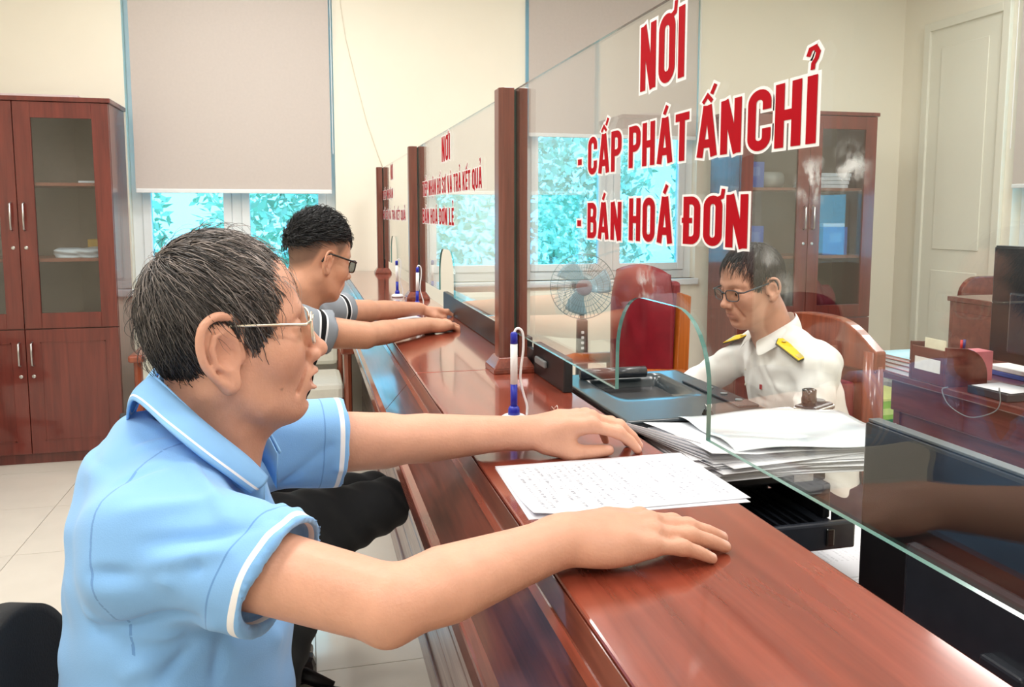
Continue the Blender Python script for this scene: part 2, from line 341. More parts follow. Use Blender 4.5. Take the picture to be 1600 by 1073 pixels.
# ---------------------------------------------------------------- glass screens with lettering
ZG0, ZG1 = 1.123, 1.682
def arch_outline(y0, y1, yc, hw=.155, top=.155, r=.095):
    pts = [(y0, ZG1), (y0, ZG0), (yc-hw, ZG0)]
    pts += [(yc-hw, ZG0+top-r)]+arc(yc-hw+r, ZG0+top-r, r, 180, 90, 8)[1:]
    pts += arc(yc+hw-r, ZG0+top-r, r, 90, 0, 8)+[(yc+hw, ZG0), (y1, ZG0), (y1, ZG1)]
    return pts
def pane(y0, y1, yc, label, smudge=None):
    import mathutils.geometry as mg
    yo = (y0+y1)/2
    g = thing('glass_screen', (XG, yo, ZG0), label=label, cat='glass screen', group='glass screens on the counter')
    pts = [(y-yo, z-ZG0) for (y, z) in arch_outline(y0, y1, yc)]
    tri = mg.tessellate_polygon([[Vector((0, p[0], p[1])) for p in pts]]); n = len(pts); T = .003
    b = MB(); vs = [(-T, *p) for p in pts]+[(T, *p) for p in pts]
    b.add(vs, [t for t in tri], 0); b.add(vs, [tuple(i+n for i in t) for t in tri], 0)
    b.add(vs, [(i, (i+1) % n, n+(i+1) % n, n+i) for i in range(n)], 1)
    o = b.build('glass_sheet', [glass('clear_screen_glass_%d' % int(yo*10), (.972, .99, .985), .045, smudge), pane_edge], g)
    bm = o.data; bm.update()
    return g, yo
p1, yo1 = pane(PY[0]+.008, PY[1]-.008, 1.068, 'glass screen lettered in red about printed forms and invoices beside the old man',
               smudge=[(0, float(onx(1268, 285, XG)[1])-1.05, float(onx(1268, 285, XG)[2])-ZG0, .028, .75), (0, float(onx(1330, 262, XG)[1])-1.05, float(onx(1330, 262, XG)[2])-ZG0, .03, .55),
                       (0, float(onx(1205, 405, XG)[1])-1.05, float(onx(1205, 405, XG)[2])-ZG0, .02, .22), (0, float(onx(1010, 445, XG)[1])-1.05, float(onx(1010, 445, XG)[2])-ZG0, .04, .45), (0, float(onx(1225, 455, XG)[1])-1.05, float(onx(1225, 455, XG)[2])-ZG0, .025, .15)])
p2, yo2 = pane(PY[1]+.008, PY[2]-.008, 2.86, 'glass screen with smaller red lettering in front of the young man')
p3, yo3 = pane(PY[2]+.008, PY[3]-.008, 4.62, 'glass screen with faint red lettering at the wall end of the counter')
# ---- stroke font (condensed bold capitals), unit height 1
T_ = .165
def rr(x0, x1, y0, y1, r, a='full'):
    """centre line of a rounded box"""
    return arc(x1-r, y1-r, r, 0, 90, 6)+arc(x0+r, y1-r, r, 90, 180, 6)+arc(x0+r, y0+r, r, 180, 270, 6)+arc(x1-r, y0+r, r, 270, 360, 6)
h_ = T_/2; L_, R_, B_, U_ = h_, .46-h_, h_, 1-h_
GL = {
 'I': (.165, [[(h_, 0), (h_, 1)]]),
 'N': (.48, [[(h_, 0), (h_, 1)], [(.48-h_, 0), (.48-h_, 1)], [(h_+.01, 1), (.48-h_-.01, 0)]]),
 'H': (.46, [[(L_, 0), (L_, 1)], [(R_, 0), (R_, 1)], [(L_, .5), (R_, .5)]]),
 'T': (.42, [[(.21, 0), (.21, .9)], [(0, U_), (.42, U_)]]),
 'A': (.52, [[(.075, 0), (.235, 1)], [(.445, 0), (.285, 1)], [(.13, .26), (.39, .26)]]),
 'V': (.50, [[(.075, 1), (.225, 0)], [(.425, 1), (.275, 0)]]),
 'O': (.46, [rr(L_, R_, B_, U_, .145)+[(R_, U_-.145)]]),
 'Q': (.46, [rr(L_, R_, B_, U_, .145)+[(R_, U_-.145)], [(.26, .22), (.43, -.06)]]),
 'C': (.45, [[(R_, .66)]+arc(R_-.14, U_-.14, .14, 0, 90, 6)+arc(L_+.14, U_-.14, .14, 90, 180, 6)+arc(L_+.14, B_+.14, .14, 180, 270, 6)+arc(R_-.14, B_+.14, .14, 270, 360, 6)+[(R_, .36)]]),
 'U': (.46, [[(L_, 1)]+arc(L_+.145, B_+.145, .145, 180, 270, 6)+arc(R_-.145, B_+.145, .145, 270, 360, 6)+[(R_, 1)]]),
 'P': (.45, [[(L_, 0), (L_, 1)], [(L_, U_)]+arc(R_-.14, U_-.14, .14, 90, 0, 6)+arc(R_-.14, .46+.14, .14, 0, -90, 6)+[(L_, .46)]]),
 'B': (.46, [[(L_, 0), (L_, 1)], [(L_, U_)]+arc(R_-.13, U_-.13, .13, 90, 0, 5)+arc(R_-.13, .53+.12, .12, 0, -90, 5)+[(L_, .53)], [(L_, .53)]+arc(R_-.12, .53-.13, .13, 90, 0, 5)+arc(R_-.12, B_+.13, .13, 0, -90, 5)+[(L_, B_)]]),
 'D': (.46, [[(L_, 0), (L_, 1)], [(L_, U_)]+arc(R_-.16, U_-.16, .16, 90, 0, 6)+arc(R_-.16, B_+.16, .16, 0, -90, 6)+[(L_, B_)]]),
 'E': (.38, [[(L_, 0), (L_, 1)], [(L_, U_), (.38, U_)], [(L_, .5), (.35, .5)], [(L_, B_), (.38, B_)]]),
 'L': (.38, [[(L_, 0), (L_, 1)], [(L_, B_), (.38, B_)]]),
 'K': (.48, [[(L_, 0), (L_, 1)], [(.17, .42), (.40, 1)], [(.21, .55), (.42, 0)]]),
 'R': (.46, [[(L_, 0), (L_, 1)], [(L_, U_)]+arc(R_-.14, U_-.14, .14, 90, 0, 6)+arc(R_-.14, .48+.14, .14, 0, -90, 6)+[(L_, .48)], [(.25, .45), (.39, 0)]]),
 'S': (.45, [[(R_, .7)]+arc(R_-.14, U_-.14, .14, 0, 90, 5)+arc(L_+.14, U_-.14, .14, 90, 180, 5)+[(L_, .66), (R_, .36)]+arc(R_-.14, B_+.14, .14, 0, -90, 5)+arc(L_+.14, B_+.14, .14, -90, -180, 5)+[(L_, .3)]]),
 '-': (.16, [[(0, .42), (.16, .42)]]),
 ' ': (.17, []),
}
ACC = {  # diacritic strokes relative to the letter's middle, with their own thickness
 'horn': [([(.12, .93), (.22, .97), (.245, 1.12)], .085)],
 'circ': [([(-.12, 1.06), (0, 1.19), (.12, 1.06)], .08)],
 'acute': [([(-.03, 1.07), (.07, 1.25)], .10)],
 'acute2': [([(.10, 1.20), (.20, 1.37)], .09)],
 'grave': [([(.03, 1.07), (-.07, 1.25)], .10)],
 'grave2': [([(.20, 1.20), (.10, 1.37)], .09)],
 'hook': [([(-.085, 1.29), (-.05, 1.385), (.03, 1.40), (.075, 1.32), (.05, 1.235), (.0, 1.17), (-.005, 1.08)], .07)],
 'dot': [([(-.05, -.14), (.05, -.14)], .10)],
 'bar': [([(-.27, .5), (.02, .5)], .11)],
}
COMP = {'Ơ': ('O', ['horn']), 'Ấ': ('A', ['circ', 'acute2']), 'Á': ('A', ['acute']), 'À': ('A', ['grave']), 'Ả': ('A', ['hook']), 'Ậ': ('A', ['circ', 'dot']), 'Ỉ': ('I', ['hook']),
        'Đ': ('D', ['bar']), 'Ế': ('E', ['circ', 'acute2']), 'Ẻ': ('E', ['hook']), 'Ồ': ('O', ['circ', 'grave2'])}
def ribbon(pl, t, ext):
    P = [np.array(p, float) for p in pl]
    Q = [P[0]]
    for p in P[1:]:
        if np.linalg.norm(p-Q[-1]) > 1e-6: Q.append(p)
    P = Q; closed = np.linalg.norm(P[0]-P[-1]) < 1e-6 and len(P) > 3
    if not closed:
        d0 = (P[0]-P[1])/np.linalg.norm(P[0]-P[1]); d1 = (P[-1]-P[-2])/np.linalg.norm(P[-1]-P[-2]); P[0] = P[0]+d0*ext; P[-1] = P[-1]+d1*ext
    l, r = [], []; n = len(P)
    for i in range(n):
        a = P[i]-P[i-1] if i > 0 else (P[0]-P[-2] if closed else P[1]-P[0]); b = P[i+1]-P[i] if i < n-1 else (P[1]-P[0] if closed else P[-1]-P[-2])
        a = a/np.linalg.norm(a); b = b/np.linalg.norm(b); na = np.array((-a[1], a[0])); nb = np.array((-b[1], b[0])); m = na+nb; ml = np.linalg.norm(m)
        m = na if ml < .2 else m/ml; k = min(1/max(.35, float(m @ na)), 1.8)
        l.append(P[i]+m*t/2*k); r.append(P[i]-m*t/2*k)
    return l, r
def word_strokes(text, gap=.085):
    x = 0; res = []
    for ch in text:
        base, ac = COMP.get(ch, (ch, [])); w, st = GL[base]; out = []
        for pl in st: out.append(([(x+p[0], p[1]) for p in pl], T_))
        mid = x+w/2
        for k in ac:
            for pl, t in ACC[k]: out.append(([(mid+p[0], p[1]) for p in pl], t))
        x += w+gap; res.append(out)
    return res, x-gap
def letter(parent, yo, text, pl, pr, side=-1):
    """words drawn on the customer face of a screen between two photo points: foot of the first and foot of the last letter; the height point sets the size"""
    (xl, yl), (xr, yr), (xh, yh) = pl, pr[0], pr[1]
    A = onx(xl, yl, XG); B = onx(xr, yr, XG); Hh = onx(xh, yh, XG)
    z0 = (A[2]+B[2])/2; cap = abs(Hh[2]-z0); st, w = word_strokes(text); ys = (B[1]-A[1])/w
    for ch in st:                       # one part per character, its white outline below it
        if not ch: continue
        par = parent
        for nm, m, extra, dx in (('letter', red_print, 0, -.0040), ('letter_outline', white_print, .10, -.0035)):
            b = MB()
            for k, (pl_, t) in enumerate(ch):
                l, r = ribbon(pl_, t+extra, extra/2); n = len(l); xx = dx-.00003*(k % 5)
                b.add([(xx, A[1]+q[0]*ys-yo, z0+q[1]*cap-ZG0) for q in l+r], [(i, i+1, n+i+1, n+i) for i in range(n-1)])
            par = b.build(nm, m, par)
letter(p1, yo1, 'NƠI', (1004, 143), ((1073, 121), (1004, 45)))
letter(p1, yo1, '-', (906, 277), ((912, 276), (912, 221)))
letter(p1, yo1, 'CẤP', (922, 274), ((974, 266), (925, 215)))
letter(p1, yo1, 'PHÁT', (986, 262), ((1080, 251), (986, 199)))
letter(p1, yo1, 'ẤN', (1093, 247), ((1162, 238), (1162, 151)))
letter(p1, yo1, 'CHỈ', (1172, 238), ((1280, 224), (1212, 135)))
letter(p1, yo1, '-', (905, 372), ((911, 372), (911, 316)))
letter(p1, yo1, 'BÁN', (921, 373), ((974, 374), (922, 317)))
letter(p1, yo1, 'HOÁ', (986, 376), ((1054, 380), (986, 310)))
letter(p1, yo1, 'ĐƠN', (1071, 381), ((1172, 388), (1172, 303)))
letter(p2, yo2, 'NƠI', (692, 252), ((705, 250), (693, 214)))
letter(p2, yo2, 'TIẾP NHẬN HỒ SƠ VÀ TRẢ KẾT QUẢ', (662, 305), ((755, 296), (740, 264)))
letter(p2, yo2, 'BÁN HOÁ ĐƠN LẺ', (662, 349), ((711, 351), (700, 325)))
letter(p3, yo3, 'NƠI', (611.5, 281), ((615, 280), (613, 257)))
letter(p3, yo3, 'TIẾP NHẬN', (599, 311), ((615, 310), (612, 295)))
letter(p3, yo3, 'HỒ SƠ VÀ TRẢ KẾT QUẢ', (600, 342), ((635, 344), (620, 328)))
# ---------------------------------------------------------------- pens on stands
def pen_stand(x, y, lean, label):
    g = thing('pen_stand', (x, y, ZT), 0, label, 'pen', 'counter pens on stands')
    MB().lathe([(.024, 0), (.027, .003), (.026, .009), (.018, .014), (.006, .016)], 28).build('base_disc', white_pl, g, True)
    MB().lathe([(.011, .012), (.010, .026), (.0075, .03), (.0065, .03)], 18).build('pen_socket', blue_pl, g, True)
    p = MB().tube([(0, 0, .022), (lean*.05, 0, .07)], .0062, 14).build('pen_grip', blue_pl, g, True)
    MB().tube([(lean*.05, 0, .07), (lean*.13, 0, .142)], .0064, 14).build('pen_barrel', white_pl, g, True)
    MB().tube([(lean*.13, 0, .142), (lean*.145, 0, .160), (lean*.146, 0, .163)], [.0066, .0062, .004], 14).build('pen_cap', blue_pl, g, True)
    MB().tube(cr([(lean*.146, 0, .160), (.004, .0, .168), (.011, 0, .168), (.0165, 0, .158), (.017, 0, .13), (.013, 0, .1), (.012, 0, .075), (.018, 0, .05), (.024, 0, .03), (.024, 0, .012)], 4), .0022, 8).build('pen_cord', white_pl, g, True)
q = onz(803, 660, ZT); pen_stand(q[0], q[1], 0, 'white and blue counter pen beside the old man\'s far wrist')
q = onz(652, 482, ZT); pen_stand(q[0], q[1], .02, 'white and blue counter pen just behind the young man\'s hands')
q = onz(621, 464, ZT); pen_stand(q[0], q[1], -.01, 'white and blue counter pen farther along beside the wall end post')
# ---------------------------------------------------------------- paper helpers
def form_paper(name, seed=0, ink=.7):
    """paper with rows of small grey print"""
    if name in MATS: return MATS[name]
    m, t, N, L, b = nt(name)
    tc = N.new('ShaderNodeTexCoord'); sp = N.new('ShaderNodeSeparateXYZ'); L.new(tc.outputs['Object'], sp.inputs[0])
    def mth(op, a, bb=None, c=None):
        q = N.new('ShaderNodeMath'); q.operation = op
        for i, v in enumerate((a, bb, c)):
            if v is None: continue
            if isinstance(v, (int, float)): q.inputs[i].default_value = v
            else: L.new(v, q.inputs[i])
        return q.outputs[0]
    row = mth('FRACT', mth('MULTIPLY', sp.outputs[0], 95)); rowm = mth('LESS_THAN', row, .45)
    mp = N.new('ShaderNodeMapping'); mp.inputs['Scale'].default_value = (95, 330, 1); L.new(tc.outputs['Object'], mp.inputs[0])
    nz = N.new('ShaderNodeTexNoise'); nz.inputs['Scale'].default_value = 1; nz.inputs['Detail'].default_value = 2; L.new(mp.outputs[0], nz.inputs[0])
    ch = mth('GREATER_THAN', nz.outputs[0], .5)
    mp2 = N.new('ShaderNodeMapping'); mp2.inputs['Scale'].default_value = (95, 9, 1); mp2.inputs['Location'].default_value = (seed, seed*3.1, 0); L.new(tc.outputs['Object'], mp2.inputs[0])
    n2 = N.new('ShaderNodeTexNoise'); n2.inputs['Scale'].default_value = 1; L.new(mp2.outputs[0], n2.inputs[0])
    ln = mth('GREATER_THAN', n2.outputs[0], .46)
    inx = mth('MULTIPLY', mth('LESS_THAN', mth('ABSOLUTE', sp.outputs[0]), .13), mth('LESS_THAN', mth('ABSOLUTE', sp.outputs[1]), .088))
    k = mth('MULTIPLY', mth('MULTIPLY', mth('MULTIPLY', rowm, ch), mth('MULTIPLY', ln, inx)), ink)
    mx = N.new('ShaderNodeMix'); mx.data_type = 'RGBA'; L.new(k, mx.inputs[0]); mx.inputs[6].default_value = (*lin((226, 227, 234)), 1); mx.inputs[7].default_value = (*lin((90, 92, 105)), 1)
    L.new(mx.outputs[2], b.inputs['Base Color']); b.inputs['Roughness'].default_value = .75
    MATS[name] = m; return m
def sheet(name, c, w, h, rz, curl, m, label, group=None, thick=.0006, n=14, cat='paper'):
    o = MB().grid(lambda u, v: ((u-.5)*w, (v-.5)*h, curl(u, v)), n, n).build(name, m, None, True, solid=thick, loc=tuple(float(v) for v in c)); o.rotation_euler[2] = rz
    return tag(o, label, cat, group)
fm = form_paper('printed_form_paper', 2)
ctr = (.4085, 1.053, ZT+.0012)
sheet('form_sheet', ctr, .294, .212, 0, lambda u, v: .0006+.004*max(0, u-.93)/.07*0+.006*max(0, .15-u)*max(0, .3-v)/.045, fm, 'white printed form lying on the counter between the old man\'s hands')
sheet('form_sheet', (.405, 1.046, ZT+.0004), .294, .212, math.radians(-1.6), lambda u, v: 0, form_paper('printed_form_paper_b', 5), 'second printed form peeping out under the form between the old man\'s hands')
# small black binder clip on the counter
def binder_clip(c, rz, s, label):
    g = thing('binder_clip', c, rz, label, 'binder clip')
    MB().prism([(-.5*s, 0), (.5*s, 0), (.16*s, .62*s), (-.16*s, .62*s)], 1, -.55*s, .55*s).build('clip_body', black_gloss, g, bevel=.0006)
    for sx in (-1, 1):
        MB().tube([(sx*.12*s, -.18*s, .62*s), (sx*.34*s, -.22*s, 1.1*s), (sx*.42*s, 0, 1.35*s), (sx*.34*s, .22*s, 1.1*s), (sx*.12*s, .18*s, .62*s)], .0007, 6).build('clip_wire', silver, g, True)
q = onz(866, 652, ZT); binder_clip((q[0], q[1], ZT), .5, .016, 'small black binder clip lying on the counter top behind the far hand')
q = onz(680, 508, ZT)
for (px_, py_, w_, lb) in ((672, 516, .11, 'slip of white paper under the young man\'s near forearm'), (640, 497, .09, 'slip of white paper under the young man\'s far wrist')):
    q = onz(px_, py_, ZT+.0004); sheet('paper_slip', q, w_, .12, .2, lambda u, v: 0, paper, lb, 'paper slips', n=2)
# long black riser along the staff edge under the glass
g = thing('black_riser', (.512, 1.62, ZT), label='long low black plastic ledge under the glass beside the wooden post', cat='ledge')
box('ledge_body', 0, .02, 0, .24, 0, .072, black_pl, g, .003); box('ledge_body', 0, .02, .315, 1.55, 0, .072, black_pl, g, .003)
box('ledge_web', .004, .016, .24, .315, 0, .05, black_pl, g); box('ledge_grip', -.008, 0, .12, .2, .03, .046, grey_pl, g, .003)
# ================================================================ STAFF SIDE
ZD = .75
g = thing('staff_desk', (.54, -.8, 0), label='low wooden staff desk running behind the service counter', cat='desk')
box('desk_top', 0, .55, 0, 3.9, ZD-.028, ZD, desk_wood, g, .003)
for y in (0.05, 1.25, 2.55, 3.8): box('desk_support', .02, .50, y, y+.025, 0, ZD-.028, desk_wood, g)
box('modesty_panel', .005, .02, .05, 3.82, .2, ZD-.028, desk_wood, g)
# far laser printer
g = thing('laser_printer', (.548, 1.36, ZD), label='flat blue black laser printer with a dished output tray', cat='printer')
w, d, hh = .30, .44, .285
box('printer_body', .005, w-.005, .005, d-.005, 0, hh-.03, black_pl, g, .012)
def toplid(u, v):
    x = u*w; y = v*d; z = hh-.006
    a = max(0, min(1, (u-.16)/.12)) * max(0, min(1, (.80-u)/.06)); bq = max(0, min(1, (v-.14)/.07)); t = max(0, min(1, (.86-v)/.5))
    sm = lambda q: q*q*(3-2*q)
    return (x, y, z-.040*sm(a)*sm(bq)*(1-sm(t))**.8*(1 if v < .88 else max(0, 1-(v-.88)/.05)))
MB().grid(toplid, 46, 46).build('output_tray', teal_black, g, True, solid=.004)
box('printer_lid_rim', 0, w, 0, d, hh-.034, hh-.0095-.04, black_pl, g) if False else None
for (x0, x1, y0, y1) in ((0, w, 0, .012), (0, w, d-.012, d), (0, .012, .012, d-.012), (w-.012, w, .012, d-.012)): box('lid_rim', x0, x1, y0, y1, hh-.036, hh-.009, black_pl, g, .002)
box('control_panel', w-.052, w-.008, .05, .3, hh-.004, hh+.001, black_sat, g, .002)
for k in range(3): MB().lathe([(.007, 0), (.007, .0025), (.005, .003)], 14, (w-.03, .09+.06*k, hh+.001)).build('button', grey_pl, g, True)
MB().tube([(.045, d-.05, hh+.006), (.2, d-.05, hh+.006)], .013, 12).build('paper_stop', black_sat, g, True)
# near printer with open front
g = thing('office_printer', (.56, 1.09, ZD), label='black office printer with open front tray under a heap of papers', cat='printer')
w, d, hh = .26, .235, .215
for (nm, a) in (('printer_base', (0, w, .17, d, 0, .15)), ('printer_side', (0, .014, .06, d, .156, hh)), ('printer_side', (w-.014, w, .06, d, .156, hh)), ('printer_back', (.014, w-.014, d-.012, d, .15, hh)), ('printer_top', (0, w, .075, d, hh, hh+.025)), ('tray_floor', (.0, w, .014, d-.012, .138, .156)), ('tray_front', (-.004, w+.004, 0, .014, .130, .174)), ('tray_side', (-.004, .0, .014, .06, .130, .174)), ('tray_side', (w, w+.004, .014, .06, .130, .174))):
    box(nm, *a, black_sat if nm.startswith('tray') else black_pl, g, .004)
for k in range(12): box('tray_rib', .03+k*.017, .035+k*.017, .035, d-.02, .156, .160, black_gloss, g)
box('paper_guide', .09, .112, .10, .115, .160, .205, black_gloss, g, .003)
box('rating_label', w-.06, w-.025, .0735, .0748, hh+.002, hh+.02, white_pl, g); box('tray_latch', w-.05, w-.036, -.004, 0, .138, .166, black_gloss, g, .002)
ZP = ZD+hh+.025
# fanned paper heap on that printer
def heap():
    k = 0
    for i in range(26):
        t = i/25; z = ZP+.0012+i*.0011; dx = .018*math.sin(i*1.7)+.012*t; dy = .016*math.cos(i*2.3)
        o = sheet('paper_sheet', (.735+dx*.7, 1.255+dy, z), .297, .235, math.radians(-4+7*math.sin(i*.9)+t*4), lambda u, v: 0, paper, 'loose white sheet in the heap of papers on the black printer', 'sheets in the paper heap', n=8, thick=.0005)
heap()
zt = ZP+.033
sheet('cover_sheet', (.745, 1.262, zt+.003), .32, .26, math.radians(3), lambda u, v: .012*max(0, .25-u)/.25*(1-v)+.004*math.sin(u*5+v*3), paper, 'topmost white sheet held by a clip on the paper heap', 'sheets in the paper heap', n=12)
sheet('plastic_sleeve', (.80, 1.245, zt+.011), .31, .235, math.radians(-3), lambda u, v: .004*math.sin(u*7+v*4)+.004*math.sin(v*9), mat('clear_milky_plastic', (226, 234, 240), .15, var=.02, scale=20, bump=.4, coat=.4), 'glossy milky plastic sleeve lying over the paper heap', n=24, cat='plastic sleeve')
def curled(k, name, label):
    sheet(name, (.632-.004*k, 1.235+.012*k, ZP+.005+.0016*k), .12, .20, math.radians(10+3*k), lambda u, v: .05*max(0, .7-u)**2*(1+.1*k), paper, label, 'curling sheets', n=10)
for k in range(6): curled(k, 'curling_sheet', 'white sheet curling up at the counter side of the paper heap')
binder_clip((.712, 1.372, zt+.008), .2, .016, 'small black binder clip on top of the paper heap')
# compact camera on a little stand
g = thing('document_camera', (1.02, 1.50, ZD), .5, 'small black and silver camera on a short stand beside the staff member', 'camera')
box('camera_body', -.042, .042, -.024, .024, .236, .258, black_sat, g, .006); box('silver_band', -.0435, .0435, -.0255, .0255, .244, .253, silver, g, .003)
MB().lathe([(.015, .258), (.0155, .272), (.014, .276), (.0145, .290), (.010, .292)], 24, (-.022, 0, 0)).build('camera_lens', black_gloss, g, True)
MB().lathe([(.013, .258), (.013, .262), (.011, .263)], 20, (.02, 0, 0)).build('dial', grey_pl, g, True)
for a in (0, 2.1, 4.2): MB().tube([(.0, 0, .238), (.05*math.cos(a), .05*math.sin(a), 0)], .004, 8).build('stand_leg', silver, g, True)
# near monitor seen from behind
def monitor(loc, rz, w, h, zb, label, slant=0):
    g = thing('monitor', loc, rz, label, 'monitor', 'monitors')
    box('monitor_shell', -w/2, w/2, -.012, .012, zb, zb+h, black_pl, g, .006)
    box('top_bezel', -w/2+.004, w/2-.004, -.008, .011, zb+h, zb+h+.004, mat('dark_grey_bezel', (88, 92, 94), .35), g, .001)
    box('screen', -w/2+.012, w/2-.012, .012, .0135, zb+.014, zb+h-.012, black_gloss, g)
    box('rear_housing', -w*.3, w*.3, -.035, -.012, zb+.04, zb+h*.62, black_sat, g, .01)
    box('stand_neck', -.03, .03, -.05, -.03, .012, zb+h*.4, black_sat, g, .004); box('stand_foot', -.11, .11, -.11, .07, 0, .012, black_sat, g, .005)
    return g
monitor((.80, .735, ZD), -math.pi/2, .60, .345+.002, 0.0+.002, 'large black monitor seen from behind close to the counter edge')
# paper pile on the desk edge with a pink stamp
for k in range(8):
    m_ = paper if k < 7 else form_paper('stamped_letter', 9, .25)
    sheet('letter_sheet', (.985+.003*math.sin(k*2), 1.375-.006*(7-k), ZD+.0008+k*.0016), .20, .30, math.radians(2*math.sin(k*1.3)), lambda u, v: 0, m_, 'topmost letter of the paper pile on the staff desk' if k == 7 else 'white sheet in the paper pile on the staff desk', 'letters in the desk pile', n=2, thick=.0012)
tag(box('stamp_mark', .955, .985, 1.43, 1.45, ZD+.0131, ZD+.0133, mat('pink_stamp_ink', (236, 186, 202), .8)), 'faint pink stamp impression on the top letter', 'stamp')
tag(box('yellow_folder', .885, 1.083, 1.15, 1.30, ZD, ZD+.0004, mat('lime_yellow_card', (222, 226, 40), .7), bevel=0), 'lime yellow folder sticking out below the letters', 'folder')
# ---------------------------------------------------------------- cabinets
def handle(par, x, y, z0, z1): MB().tube([(x, y, z0), (x, y-.022, z0+.006), (x, y-.022, z1-.006), (x, y, z1)], .0055, 8).build('handle', silver, par, True)
def cabinet(loc, w, d, h, zs, label, ratio=None):
    g = thing('office_cabinet', loc, 0, label, 'cabinet', 'wooden office cabinets')
    t = .022
    box('side_panel', 0, t, 0.02, d, 0, h-.025, cab_wood, g, .002); box('side_panel', w-t, w, .02, d, 0, h-.025, cab_wood, g, .002)
    box('top_board', -.012, w+.012, -.008, d, h-.025, h, cab_wood, g, .004); box('bottom_board', t, w-t, .02, d-.01, .06, .085, cab_wood, g)
    box('plinth', t, w-t, .035, .05, 0, .06, cab_wood, g); box('back_board', t, w-t, d-.01, d, .06, h-.025, cab_in, g)
    box('mid_board', t, w-t, .02, d-.01, zs-.012, zs+.012, cab_wood, g)
    zu = [zs+(h-zs)*.30, zs+(h-zs)*.63]
    for z in zu: box('shelf', t, w-t, .04, d-.01, z-.009, z+.009, cab_shelf, g)
    hw = w/2
    for i in (0, 1):
        x0, x1 = i*hw+.002, (i+1)*hw-.002; fx = .085; z0, z1 = zs+.004, h-.028
        dr = thing('upper_door', (0, 0, 0)); dr.parent = g
        for (a0, a1, c0, c1) in ((x0, x0+fx, z0, z1), (x1-fx, x1, z0, z1), (x0+fx, x1-fx, z0, z0+fx), (x0+fx, x1-fx, z1-fx, z1)): box('door_rail', a0, a1, 0, .02, c0, c1, cab_wood, dr, .0015)
        box('door_glass', x0+fx-.003, x1-fx+.003, .008, .012, z0+fx-.003, z1-fx+.003, clear_glass, dr)
        hx = x1-.03 if i == 0 else x0+.03; handle(dr, hx, 0, (z0+z1)/2-.075, (z0+z1)/2+.075)
        MB().lathe([(.010, 0), (.010, .003), (.006, .004)], 16, (hx, 0, (z0+z1)/2-.17), M=Matrix.Rotation(math.pi/2, 4, 'X')).build('lock', silver, dr, True)
        lo = thing('lower_door', (0, 0, 0)); lo.parent = g; z0, z1 = .064, zs-.002
        box('door_panel', x0, x1, 0, .02, z0, z1, cab_wood, lo, .0015)
        for (a0, a1, c0, c1) in ((x0+.07, x0+.076, z0+.07, z1-.07), (x1-.076, x1-.07, z0+.07, z1-.07), (x0+.07, x1-.07, z0+.07, z0+.076), (x0+.07, x1-.07, z1-.076, z1-.07)): box('panel_bead', a0, a1, -.003, 0, c0, c1, cab_wood, lo)
        handle(lo, hx, 0, z1-.20, z1-.07)
        MB().lathe([(.010, 0), (.010, .003), (.006, .004)], 16, (hx, 0, z1-.26), M=Matrix.Rotation(math.pi/2, 4, 'X')).build('lock', silver, lo, True)
    return g, [zs+.012]+[z+.009 for z in zu]
c1, sh1 = cabinet((-1.99, 5.055, 0), .955, .42, 2.03, .765, 'tall mahogany cabinet with glass upper doors beside the waiting armchairs')
c2, sh2 = cabinet((2.735, 4.90, 0), 1.0, .42, 2.07, .70, 'tall mahogany cabinet with glass upper doors behind the staff member')
blue_card = mat('blue_file_box', (40, 92, 190), .5, var=.04)
def filebox(x, y, z, w, d, h, label): 
    g = thing('file_box', (x, y, z), 0, label, 'file box', 'blue file boxes'); box('box_shell', 0, w, 0, d, 0, h, blue_card, g, .003); box('spine_label', w*.25, w*.75, -.0008, 0, h*.45, h*.8, mat('pale_blue_label', (90, 130, 205), .6), g)
filebox(2.84, 5.0, sh2[2], .12, .25, .17, 'blue file box beside a paper roll on the upper cabinet shelf'); filebox(2.84, 5.0, sh2[1], .13, .25, .20, 'blue file box alone on the middle cabinet shelf')
filebox(3.42, 5.0, sh2[1], .19, .25, .19, 'wide blue file box under a stack of papers behind the cabinet door')
tag(MB().lathe([(.055, 0), (.055, .15), (.048, .15), (.048, .004)], 22, M=Matrix.Rotation(math.pi/2, 4, 'Y')).build('paper_roll', mat('rolled_grey_paper', (190, 186, 178), .7), None, True, loc=(2.99, 5.1, sh2[2]+.056)), 'thick grey paper roll beside the blue box on the upper shelf', 'paper roll')
for k in range(4): tag(box('paper_bundle', 3.33+.01*k, 3.60+.008*k, 5.0, 5.24, sh2[2]+.026*k, sh2[2]+.026*k+.024, paper, bevel=.004), 'white paper bundle stacked on the upper shelf behind the glass', 'paper bundle', 'paper bundles on the upper shelf')
tag(box('paper_bundle', 3.43, 3.60, 5.02, 5.22, sh2[1]+.190, sh2[1]+.215, paper, bevel=.004), 'white paper bundle lying on top of the wide blue file box', 'paper bundle')
def lump(name, c, r, m, label, cat, seed, amp=.25):
    rng = np.random.RandomState(seed); ph = rng.rand(8)*6.28; b = MB()
    def fn(u, v):
        a = u*2*math.pi; t = v*math.pi; x, y, z = math.sin(t)*math.cos(a), math.sin(t)*math.sin(a), math.cos(t)
        k = 1+amp*(.5*math.sin(3*x*2+ph[0])+.5*math.sin(4*y*2+ph[1])+.4*math.sin(5*z+ph[2])+.25*math.sin(9*x+7*z+ph[3]))
        return (r[0]*x*k, r[1]*y*k, max(-r[2]*.6, r[2]*z*k)+r[2]*.6)
    b.grid(fn, 36, 20); return tag(b.build(name, m, None, True, loc=tuple(float(v) for v in c)), label, cat)
lump('red_bag', (3.47, 5.12, sh2[0]), (.11, .09, .13), mat('red_cloth', (150, 34, 50), .6, var=.15, bump=.3), 'crumpled red bag on the lowest shelf of the cabinet', 'bag', 3)
